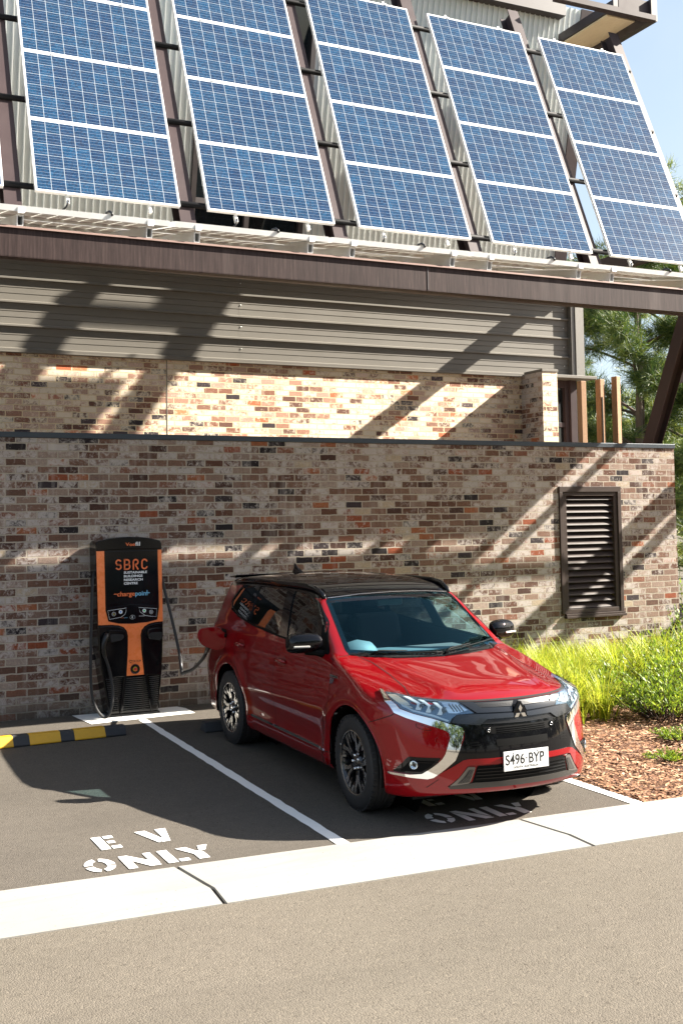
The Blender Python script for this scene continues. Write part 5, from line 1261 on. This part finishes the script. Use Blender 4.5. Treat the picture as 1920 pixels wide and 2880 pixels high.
cx=3.327; stroke(mb,arcp(cx,z1-.036,.028,.027,20,180,8)+arcp(cx,z1-.036,.028,.027,180,262,4)+arcp(cx,zm-.025,.028,.027,82,0,4)+arcp(cx,z0+.036,.028,.027,0,-160,8),wq)
stroke(mb,[(cx-.026,zm-.004),(cx+.024,zm+.004)],.010); cbuild(mb,'logo_letter',M_otxt)
mb=MB(); xl=3.398; stroke(mb,[(xl,z0),(xl,z1)],wq); stroke(mb,[(xl,z1-.008)]+[(xl+.028,z1-.008)]+arcp(xl+.030,z1-.036,.026,.028,85,-85,8)+[(xl+.004,zm-.003)],wq); stroke(mb,[(xl,z0+.008),(xl+.030,z0+.008)]+arcp(xl+.032,z0+.037,.028,.029,-85,85,8)[0:],wq); cbuild(mb,'logo_letter',M_otxt)
mb=MB(); xl=3.500; stroke(mb,[(xl,z0),(xl,z1-.030)]+arcp(xl+.027,z1-.036,.027,.028,175,-85,10)+[(xl+.018,z1-.064)],wq); stroke(mb,[(xl+.022,z1-.064),(xl+.056,z0)],wq); cbuild(mb,'logo_letter',M_otxt)
mb=MB(); cx=3.630; stroke(mb,arcp(cx,z1-.037,.029,.028,5,180,10)+arcp(cx,z0+.037,.029,.028,180,355,10),wq); cbuild(mb,'logo_letter',M_otxt)
for s_,x1_,z_ in (('SUSTAINABLE',3.660,1.586),('BUILDINGS',3.607,1.545),('RESEARCH',3.609,1.504),('CENTRE',3.550,1.464)): ctext('name_line',s_,3.389,x1_,z_,.025,M_wtxt,bold=.025)
ctext('network_name','charge',3.310,3.516,1.335,.050,M_otxt,bold=.02); ctext('network_name','poin',3.520,3.645,1.335,.050,M_btxt,bold=.02)
mb=MB(); stroke(mb,[(3.272,1.360),(3.312,1.360)],.009); cbuild(mb,'logo_dash',M_otxt)
mb=MB(); stroke(mb,[(3.638,1.361),(3.690,1.361)],.009); stroke(mb,[(3.658,1.335),(3.658,1.392)],.010,yt-.0009); cbuild(mb,'logo_plus',M_btxt)
ctext('maker_name','Vee',3.411,3.520,1.897,.038,M_otxt,y=YF-.0165,bold=.01); ctext('maker_name','fil',3.524,3.580,1.897,.045,M_wtxt,y=YF-.0165,bold=.01)
for P_ in ([(3.2,1.179),(3.414,1.201),(3.410,1.160),(3.397,1.130),(3.352,1.101),(3.221,1.083)],[(3.558,1.201),(3.772,1.177),(3.765,1.086),(3.68,1.098),(3.63,1.109),(3.575,1.149)]):
    mb=MB(); stroke(mb,P_,.0035,YF-.0168,closed=True); cbuild(mb,'button_outline',M_wtxt)
for (x,z),m in zip([(3.27,1.14),(3.348,1.16),(3.623,1.161),(3.705,1.143)],['y','b','g','w']):
    b_=empty('button',(0,0,0),parent=ch); b_.location=Vector((x,YF-.016,z))-ch.location
    mb=MB(); mb.lathe([(0,.022),(-.003,.022),(-.003,.019)],'y',(0,0,0),20); mb.build('ring',M_wtxt,b_)
    mb=MB(); mb.lathe([(-.001,.019),(-.001,0)],'y',(0,0,0),20); mb.build('cap',M_wtxt if m in 'bg' else M_chb,b_)
    if m in 'bg': mb=MB(); mb.lathe([(-.002,.010),(-.002,0)],'y',(0,0,0),16); mb.build('light',mat('btn_'+m,(.05,.25,.7) if m=='b' else (.03,.55,.10),.3),b_)
    else: mb=MB(); [mb.box(-.010,.010,-.002,-.0015,.004-.007*k,.007-.007*k) for k in range(3)]; mb.build('legend',mat('legend_yellow',(.7,.6,.2),.5) if m=='y' else M_wtxt,b_)
ctext('small_mark','charge',3.345,3.385,1.090,.010,M_otxt,y=YF-.017); ctext('small_mark','point',3.387,3.430,1.090,.010,M_btxt,y=YF-.017); ctext('small_mark','TRITIUM',3.56,3.625,1.098,.010,M_wtxt,y=YF-.017)
mb=MB(); stroke(mb,arcp(3.486,1.095,.030,.022,0,360,20),.002,YF-.017); [stroke(mb,arcp(3.468,1.095,.008+.007*k,.008+.007*k,-40,40,5),.003,YF-.017) for k in range(3)]; cbuild(mb,'tap_symbol',M_wtxt)
ctext('maker_mark','TRITIUM',3.482,3.586,.590,.022,M_chm,y=YF-.0068,shear=.2)
mb=MB(); 
for k in range(3): stroke(mb,arcp(3.460+.006*math.cos(k*2.09),.600+.006*math.sin(k*2.09),.012,.012,k*120,k*120+130,6),.006,YF-.0069)
cbuild(mb,'maker_symbol',M_chm)
es=empty('emergency_stop',parent=ch); es.location=Vector((3.514,YF-.006,.512))-ch.location
mb=MB(); mb.lathe([(0,.055),(-.012,.053),(-.014,.040),(-.002,.036),(-.002,.0)],'y',(0,0,0),32); mb.build('surround',M_chb,es)
mb=MB(); mb.lathe([(-.002,.027),(-.004,.027),(-.004,.018)],'y',(0,0,0),24); mb.build('yellow_ring',mat('stop_yellow2',(.65,.45,.03),.5),es)
mb=MB(); mb.lathe([(-.004,.016),(-.020,.018),(-.024,.012),(-.024,0)],'y',(0,0,0),24); mb.build('knob',mat('stop_red',(.55,.02,.02),.3,coat=.5),es)
# lower skins: black side wings with plug holsters, ribbed grille
WL=[(3.096,1.010),(3.25,1.010),(3.33,.998),(3.385,.972),(3.418,.930),(3.430,.885),(3.426,.677),(3.408,.435),(3.300,.435),(3.262,.425),(3.150,.43),(3.104,.74)]
WR=[(3.846,1.016),(3.755,1.012),(3.690,1.000),(3.640,.975),(3.606,.940),(3.590,.890),(3.598,.72),(3.624,.437),(3.740,.435),(3.822,.42),(3.838,.70)]
plate('side_wing',WL,YF,.012,M_chb,bevel=.006); plate('side_wing',WR,YF,.012,M_chb,bevel=.006)
for H in ([(3.187,.956),(3.24,.965),(3.345,.955),(3.382,.935),(3.384,.880),(3.35,.83),(3.205,.800)],[(3.640,.925),(3.66,.955),(3.719,.965),(3.835,.962),(3.835,.840),(3.805,.800),(3.665,.822),(3.640,.86)]):
    h_=empty('holster',parent=ch)
    P_=sm_(H,.02); mb=MB(); cx=sum(p[0] for p in P_)/len(P_); cz=sum(p[1] for p in P_)/len(P_)
    mb.prism([(x,YF-.075,z) for x,z in [(cx+(x-cx)*.93,cz+(z-cz)*.90+.012) for x,z in P_]],(0,.065,0)); o=mb.build('hood',M_chb,h_,bevel=.012,seg=3); o.location=-ch.location
    mb=MB(); mb.prism([(cx+(x-cx)*.78,YF-.0765,cz+(z-cz)*.55-.012) for x,z in P_],(0,.001,0)); o=mb.build('slot',M_dark,h_); o.location=-ch.location
mb=MB()
for k in range(17):
    z=.060+.0222*k; t=(z-.02)/(.44-.02); xa=3.36+.05*t; xb=3.690-.065*t
    mb.tube([(xa,YF-.014,z),(xb,YF-.014,z)],.0062,6)
    xa2=3.245+(3.165-3.245)*t*.9; xb2=xa-.028-.02*t; 
    if xb2-xa2>.02: mb.tube([(xa2,YF-.006,z),(xb2,YF-.006,z)],.0058,6)
    xa3=xb+.028+.02*t; xb3=3.765+.035*t
    if k>1 and xb3-xa3>.02: mb.tube([(xa3,YF-.006,z),(xb3,YF-.006,z)],.0058,6)
cbuild(mb,'ribbed_grille',M_chm)
mb=MB(); mb.bar((3.345,YF-.010,.03),(3.400,YF-.010,.44),.03,.02,up=(0,1,0)); cbuild(mb,'grille_rib',M_chb,bevel=.006); mb=MB(); mb.bar((3.708,YF-.010,.03),(3.640,YF-.010,.44),.03,.02,up=(0,1,0)); cbuild(mb,'grille_rib',M_chb,bevel=.006)
mb=MB(); mb.box(3.20,3.80,YF-.005,12.15,.0,.02); cbuild(mb,'base_plate',M_chm)
# parked lead on the left, looping to the ground and back up to its holster
def spline(pts,n=8):
    P=[Vector(p) for p in pts]; out=[]
    for i in range(len(P)-1):
        p0,p1,p2,p3=P[max(i-1,0)],P[i],P[i+1],P[min(i+2,len(P)-1)]
        for k in range(n):
            t=k/n; out.append(.5*((2*p1)+(p2-p0)*t+(2*p0-5*p1+4*p2-p3)*t*t+(3*p1-p0-3*p2+p3)*t**3))
    out.append(P[-1]); return [tuple(o) for o in out]
ld_=empty('parked_lead',parent=ch)
def cb2(mb,name,m,par): o=mb.build(name,m,par); o.location=-ch.location; return o
mb=MB(); mb.tube(spline([(3.10,11.98,1.62),(3.045,11.90,1.54),(3.022,11.86,1.28),(3.000,11.82,.873),(2.990,11.80,.562),(2.995,11.78,.303),(3.032,11.75,.135),(3.106,11.72,.035),(3.171,11.72,.060),(3.214,11.74,.182),(3.224,11.76,.338),(3.195,11.79,.54),(3.150,11.80,.68)]),.0170,10); cb2(mb,'cable',M_rubber,ld_)
mb=MB(); mb.tube(spline([(3.152,11.80,.67),(3.138,11.795,.73),(3.130,11.79,.80),(3.155,11.80,.88),(3.185,11.83,.92)],5),[.019,.020,.021,.022,.023,.024,.024,.023,.024,.026,.026,.026,.027,.028,.028,.029,.03,.03,.03,.03,.03],10); cb2(mb,'plug_handle',M_chm,ld_)
# lead plugged into the car: hangs from the right side of the station
l2=empty('plugged_lead',parent=ch)
mb=MB(); mb.tube(spline([(3.80,11.98,1.60),(3.845,11.90,1.53),(3.865,11.83,1.36),(3.905,11.70,1.04),(3.930,11.58,.76),(3.935,11.50,.60),(3.915,11.42,.497)]),.0170,10)
mb.tube(spline([(3.912,11.42,.490),(3.925,11.33,.515),(3.935,11.20,.545),(3.925,11.02,.60),(3.90,10.80,.68),(3.875,10.60,.76),(3.86,10.48,.83)]),.0170,10); cb2(mb,'cable',M_rubber,l2)
mb=MB(); mb.tube([(3.93,11.53,.66),(3.917,11.42,.488)],[.0185,.0195],10); mb.tube([(3.917,11.425,.486),(3.935,11.28,.528)],[.0195,.0185],10); cb2(mb,'cable_joint',M_chm,l2)
mb=MB(); mb.tube(spline([(3.860,10.49,.825),(3.850,10.42,.865),(3.845,10.33,.915),(3.850,10.25,.955),(3.90,10.22,.985)],5),[.02]*4+[.025]*9+[.03]*8,10); cb2(mb,'plug_handle',M_chm,l2)
# ================================================================ garden bed
def leaf_mat(name,c1,c2,c3,trans=.35,sc=1.5,rough=.5):
    m,N,L,P=nmat(name); tc=N.new('ShaderNodeTexCoord'); o=tc.outputs['Object']
    g=N.new('ShaderNodeNewGeometry'); r=g.outputs['Random Per Island']
    c=ramp(N,L,r,[(0,c1),(.5,c2),(1,c3)])
    c=mixc(N,L,1,c,ramp(N,L,noise(N,L,o,sc,3,.5),[(.3,(.72,.78,.7)),(.7,(1.2,1.15,1.1))]),'MULTIPLY')
    L.new(c,P.inputs['Base Color']); P.inputs['Roughness'].default_value=rough
    t=N.new('ShaderNodeBsdfTranslucent'); L.new(c,t.inputs[0]); mx=N.new('ShaderNodeMixShader'); mx.inputs[0].default_value=trans
    L.new(P.outputs[0],mx.inputs[1]); L.new(t.outputs[0],mx.inputs[2]); L.new(mx.outputs[0],N['Material Output'].inputs[0]); return m
M_grass=leaf_mat('strap_leaf',(.22,.30,.020),(.38,.44,.035),(.58,.56,.07),.45)
M_shrub=leaf_mat('shrub_leaf',(.08,.15,.015),(.19,.29,.025),(.38,.45,.04),.4)
M_pine=leaf_mat('pine_needles',(.022,.055,.016),(.060,.11,.022),(.19,.22,.04),.3,.6)
M_pine2=leaf_mat('pine_needles_light',(.06,.10,.018),(.15,.20,.028),(.34,.36,.06),.35,.6)
M_bark=mat('bark',(.075,.052,.038),.9,var=.4,scale=6,bump=.6,stretch=(3,3,.4))
M_straw=leaf_mat('dry_stalks',(.28,.13,.04),(.36,.22,.07),(.45,.34,.12),.2)
def mulch():
    m,N,L,P=nmat('bark_mulch'); g=N.new('ShaderNodeNewGeometry')
    c=ramp(N,L,g.outputs['Random Per Island'],[(0,(.06,.028,.016)),(.35,(.17,.075,.036)),(.7,(.33,.17,.085)),(1,(.52,.37,.23))]); L.new(c,P.inputs['Base Color']); P.inputs['Roughness'].default_value=.85
    mb=MB(); rng=random.Random(7)
    for i in range(15000):
        t=rng.random(); x=5.90+3.9*rng.random()**1.15; y=6.32+4.8*rng.random()
        if y<KY0(x)+.03: continue
        l=rng.uniform(.010,.042); w_=rng.uniform(.004,.012); a=rng.uniform(0,PI); ti=rng.uniform(-.35,.35); h=rng.uniform(.002,.022)
        u=Vector((math.cos(a),math.sin(a),ti*.6))*l; v=Vector((-math.sin(a),math.cos(a),rng.uniform(-.5,.5)))*w_; c0=Vector((x,y,h+.008))
        q=[c0-u-v,c0+u-v*.6,c0+u+v*.6,c0-u+v]; k=len(mb.v); mb.v+=[tuple(p) for p in q]; mb.f.append((k,k+1,k+2,k+3)); mb.m.append(0); mb.sm.append(False)
    tag(mb.build('mulch',m),'loose orange brown bark chips covering the garden bed','mulch',kind='stuff')
    def msoil():
        m2,N2,L2,P2=nmat('mulch_soil'); o=N2.new('ShaderNodeTexCoord').outputs['Object']
        v=N2.new('ShaderNodeTexVoronoi'); v.inputs['Scale'].default_value=38; L2.new(o,v.inputs['Vector'])
        c=ramp(N2,L2,v.outputs['Color'],[(0,(.07,.032,.018)),(.5,(.20,.095,.045)),(1,(.38,.21,.11))]); L2.new(c,P2.inputs['Base Color']); P2.inputs['Roughness'].default_value=.95
        b=N2.new('ShaderNodeBump'); b.inputs['Strength'].default_value=1; b.inputs['Distance'].default_value=.02; L2.new(v.outputs['Distance'],b.inputs['Height']); L2.new(b.outputs[0],P2.inputs['Normal']); return m2
    sheet('garden_bed',[(5.875,KY0(5.875)),(22,KY0(22)),(22,12.19),(5.88,12.19)],.0015,msoil())
mulch()
def blade(mb,base,az_,L_,lean,w_,curl,n=5):
    d=Vector((math.cos(az_),math.sin(az_),0)); s=Vector((-d.y,d.x,0)); k=len(mb.v); pts=[]
    for i in range(n+1):
        t=i/n; th=lean+curl*t*t; 
        if i==0: p=Vector(base)
        else: p=p+(d*math.sin(th)+Vector((0,0,math.cos(th))))*(L_/n)
        ww=w_*(1-t)**.7*.5+.0005; pts+=[p-s*ww,p+s*ww]
    mb.v+=[tuple(q) for q in pts]
    for i in range(n): mb.f.append((k+2*i,k+2*i+1,k+2*i+3,k+2*i+2)); mb.m.append(0); mb.sm.append(True)
def clump_mesh(seed,nb,H,spread,w_=.013):
    rng=random.Random(seed); mb=MB()
    for i in range(nb):
        a=rng.uniform(0,2*PI); r=abs(rng.gauss(0,spread*.28)); b=(r*math.cos(a),r*math.sin(a),0)
        blade(mb,b,a+rng.uniform(-.7,.7),H*rng.uniform(.55,1.1),rng.uniform(.02,.38),w_*rng.uniform(.7,1.3),rng.uniform(.5,2.0))
    return mb
protos=[]
for s in range(5):
    o=clump_mesh(s,150,.78,.30).build('grass_clump',M_grass); protos.append(o)
rng=random.Random(3); n=0; used_=set()
LG='clump of bright yellow green strap leaved grass growing in the garden bed below the louvre'
cells=[]
y=9.15
while y<12.05:
    x=6.05+.14*rng.random()
    while x<12.9:
        cells.append((x+rng.uniform(-.1,.1),y+rng.uniform(-.1,.1))); x+=.36
    y+=.36
for (x,y) in cells:
    if y<9.0+.0*(x) or (x>8.0 and y<9.75+(x-8.0)*.25) or (x<6.5 and y<9.7): continue
    k=rng.randrange(5); o=protos[k]
    if k in used_: o=o.copy(); COL.objects.link(o)
    used_.add(k)
    o.location=(x,y,0); o.rotation_euler=(0,0,rng.uniform(0,6.28)); sc=rng.uniform(.8,1.12)*(1.0 if y<11.4 else .82); o.scale=(sc,sc,sc*rng.uniform(.85,1.1))
    tag(o,LG,'grass','strap leaved grass clumps in the bed')
for k,o in enumerate(protos):
    if k not in used_: bpy.data.objects.remove(o)
# reddish stalks at the foot of the front clump
mb=clump_mesh(77,46,.42,.16,.008); o=mb.build('dry_stalk_clump',M_straw); o.location=(7.25,9.15,0); tag(o,'tuft of orange brown dry stalks at the front edge of the grasses','grass')
# leafy shrubs
def shrub(name,loc,W_,H,nst,seed,m,label,leaf=.055,group=None,up=.6):
    rng=random.Random(seed); r=empty(name,loc); tag(r,label,'shrub',group); st=MB(); lf=MB()
    for i in range(nst):
        a=rng.uniform(0,2*PI); R=W_*math.sqrt(rng.random()); ln=H*rng.uniform(.65,1.05)
        b=Vector((R*.35*math.cos(a),R*.35*math.sin(a),0)); e=Vector((R*math.cos(a),R*math.sin(a),ln*(1-.45*(R/W_)**2)*rng.uniform(.55,1)))
        mid=(b+e)/2+Vector((0,0,.12*ln)); pts=[b+(mid-b)*2*t*(1-t)*1.0+(e-b)*t*t if False else b*(1-t)**2+mid*2*t*(1-t)+e*t*t for t in [k/7 for k in range(8)]]
        st.tube([tuple(p) for p in pts],[.006*(1-k/9) for k in range(8)],4)
        for j in range(26):
            t=.25+.75*(j/25); k=min(6,int(t*7)); p=pts[k].lerp(pts[k+1],t*7-k); d=(pts[k+1]-pts[k]).normalized()
            a2=rng.uniform(0,2*PI); q=Vector((math.cos(a2),math.sin(a2),rng.uniform(.1,.9))); v=(d*.7+q*.8).normalized(); s_=v.cross(Vector((rng.uniform(-1,1),rng.uniform(-1,1),1))).normalized()
            L_=leaf*rng.uniform(.6,1.3); w_=L_*.16; kk=len(lf.v); lf.v+=[tuple(p),tuple(p+v*L_*.5+s_*w_),tuple(p+v*L_),tuple(p+v*L_*.5-s_*w_)]; lf.f.append((kk,kk+1,kk+2,kk+3)); lf.m.append(0); lf.sm.append(False)
    st.build('stems',M_bark,r); lf.build('leaves',m,r); return r
shrub('leafy_shrub',(8.50,8.95,0),.68,.66,150,1,M_shrub,'dense dark and lime green needle leaved shrub at the right edge of the bed, nearest')
shrub('leafy_shrub',(9.35,9.8,0),.85,.80,170,2,M_shrub,'taller needle leaved shrub behind the nearest shrub, cut by the right photo edge')
shrub('leafy_shrub',(8.05,9.6,0),.45,.62,90,3,M_shrub,'smaller needle leaved shrub between the grasses and the nearest shrub')
shrub('leafy_shrub',(11.35,11.6,0),.35,1.55,16,4,M_shrub,'thin tall shrub with upright shoots against the right end of the wall',.06)
shrub('leafy_shrub',(10.4,10.7,0),.7,.85,110,9,M_shrub,'broad shrub in the bed near the right end of the wall')
shrub('ground_cover_plant',(7.75,8.0,0),.28,.16,60,5,M_shrub,'low bright green creeping plant on the mulch near the right photo edge',.03)
shrub('ground_cover_plant',(7.05,7.45,0),.22,.10,40,6,M_shrub,'low creeping green plant on the mulch nearest the concrete strip',.028)
shrub('ground_cover_plant',(6.75,9.1,0),.20,.14,40,8,M_shrub,'small leafy seedling tuft beside the car nose at the bed edge',.03)
# ================================================================ trees
def tree(name,base,H,R,seed,m,label,z0=.25,ncl=230,nee=26,NL=.34,trunks=1,group='trees behind the building'):
    rng=random.Random(seed); r=empty(name,base); tag(r,label,'tree',group); tr=MB(); nd=MB(); cl=[]
    for q in range(trunks):
        lx,ly=rng.uniform(-.06,.06)*(1+2*q),rng.uniform(-.06,.06)*(1+2*q)
        tp=[Vector((lx*H*t+.15*math.sin(t*5+seed),ly*H*t+.12*math.cos(t*4+seed),H*t)) for t in [k/10 for k in range(11)]]
        tr.tube([tuple(p) for p in tp],[.19*(1-.09*k)*(H/11) for k in range(11)],8)
        nb=int(34/trunks)
        for i in range(nb):
            t=z0+(1-z0)*(i/nb)**.9; k=min(9,int(t*10)); p0=tp[k].lerp(tp[k+1],t*10-k)
            a=i*2.4+rng.uniform(-.5,.5); env=math.sin(min(1,(1-t)*1.5+.15)*PI/2)*(.55+.45*min(1,(t-z0)/.2+.2)); L_=R*env*rng.uniform(.6,1.1)
            d=Vector((math.cos(a),math.sin(a),rng.uniform(.15,.7))).normalized(); e=p0+d*L_+Vector((0,0,-.06*L_)); mid=(p0+e)/2+Vector((rng.uniform(-.2,.2),rng.uniform(-.2,.2),.12*L_))
            pts=[p0*(1-s)**2+mid*2*s*(1-s)+e*s*s for s in [j/6 for j in range(7)]]
            tr.tube([tuple(p) for p in pts],[.055*(1-j/7)*(1-t*.5)+.006 for j in range(7)],5)
            for j in range(int(ncl/nb)):
                s=.30+.70*rng.random()**.7; kk=min(5,int(s*6)); p=pts[kk].lerp(pts[kk+1],s*6-kk); off=Vector((rng.gauss(0,1),rng.gauss(0,1),rng.gauss(0,.7)))*(.045*R+.04)
                c=p+off; cl.append((c,(off.normalized()+d*.6+Vector((0,0,.25))).normalized()))
                tr.tube([tuple(p),tuple(c)],[.008,.003],3,cap=False)
    for c,ax in cl:
        for j in range(int(nee*1.7)):
            v=(ax*.9+Vector((rng.gauss(0,.55),rng.gauss(0,.55),rng.gauss(0,.5)))).normalized(); L_=NL*rng.uniform(.5,1.25); p=c+Vector((rng.gauss(0,.09),rng.gauss(0,.09),rng.gauss(0,.09)))
            s_=v.cross(Vector((rng.uniform(-1,1),rng.uniform(-1,1),rng.uniform(-1,1)))).normalized()*(.0045*NL/.34+.0035); e=p+v*L_; e.z-=.06*L_
            k=len(nd.v); nd.v+=[tuple(p-s_),tuple(p+s_),tuple(e)]; nd.f.append((k,k+1,k+2)); nd.m.append(0); nd.sm.append(False)
    tr.build('trunk',M_bark,r); nd.build('crown',m,r); return r
tree('pine_tree',(20.55,22.2,-.3),9.6,3.4,11,M_pine,'tall dark green pine with two trunks, centre of the gap right of the building',z0=.22,ncl=800,nee=40,trunks=2)
tree('pine_tree',(17.6,25.5,-.3),11.0,2.6,5,M_pine2,'lighter lime green pine partly hidden behind the grey corner post',z0=.2,ncl=300,nee=36)
tree('pine_tree',(24.2,23.5,-.3),12.5,3.6,8,M_pine2,'lighter green pine behind the raking strut at the right photo edge',z0=.18,ncl=480,nee=38)
tree('pine_tree',(24.5,32,-.3),13.0,4.0,9,M_pine,'farthest dark pine with its top seen between the solar panels',z0=.2,ncl=420,nee=36)
tree('pine_tree',(19.2,17.6,-.3),4.6,2.0,14,M_pine,'low dark pine just past the right end of the wall',z0=.08,ncl=300,nee=36)
for i,(x,y,h,r_) in enumerate([(22.5,27,5.5,2.6),(27.5,29,6.5,3),(21.5,19.5,3.6,1.8)]):
    tree('bushy_tree',(x,y,-.3),h,r_,30+i,M_pine2 if i==1 else M_pine,['low bushy tree between the two nearest pine trunks','broad bushy tree far behind at the right','low shrubby tree in front of the pines at right'][i],z0=.06,ncl=420,nee=36,NL=.42)
# trees on the far side of the road, behind the viewer, seen only as reflections
BT=MB()
for i in range(0):
    tree('roadside_tree',(-22+5.0*i+(i*37%5)*.4,-16-(i*53%7)*.9,-.1),7.0+(i*29%5)*.8,3.4,60+i,M_pine,'roadside tree across the road, number not seen in the photo',z0=.10,ncl=150,nee=16,NL=1.0,group='trees across the road')

def far_row(n,place,seed,label):
    rng=random.Random(seed); mb=MB()
    for i in range(n):
        cx,cy=place(i,rng); H=rng.uniform(6.5,9.5); R=rng.uniform(2.6,3.8)
        mb.tube([(cx,cy,-.1),(cx+.3,cy,H*.6)],[.22,.1],6,m=1)
        for j in range(900):
            a=rng.uniform(0,2*PI); u=rng.uniform(-1,1); r=R*(rng.random()**.4); p=Vector((cx+r*math.cos(a)*math.sqrt(1-u*u),cy+r*math.sin(a)*math.sqrt(1-u*u),H*.55+u*H*.45*(rng.random()**.3)))
            v=Vector((rng.gauss(0,1),rng.gauss(0,1),rng.gauss(0,1))).normalized()*rng.uniform(.3,.6); s_=v.cross(Vector((rng.gauss(0,1),rng.gauss(0,1),1))).normalized()*rng.uniform(.12,.25)
            mb.add([p-v,p+s_,p+v,p-s_],[(0,1,2,3)])
    tag(mb.build('distant_trees',[M_pine,M_bark]),label,'trees',kind='stuff')
far_row(15,lambda i,r:(-30+4.6*i+r.uniform(-1,1),-17-r.uniform(0,6)),9,'dark row of trees across the road, seen only mirrored in the car paint')
far_row(22,lambda i,r:(38+1.2*i+r.uniform(-2,2),62-5.2*i+r.uniform(-4,4)),10,'far belt of trees closing the view beyond the garden')
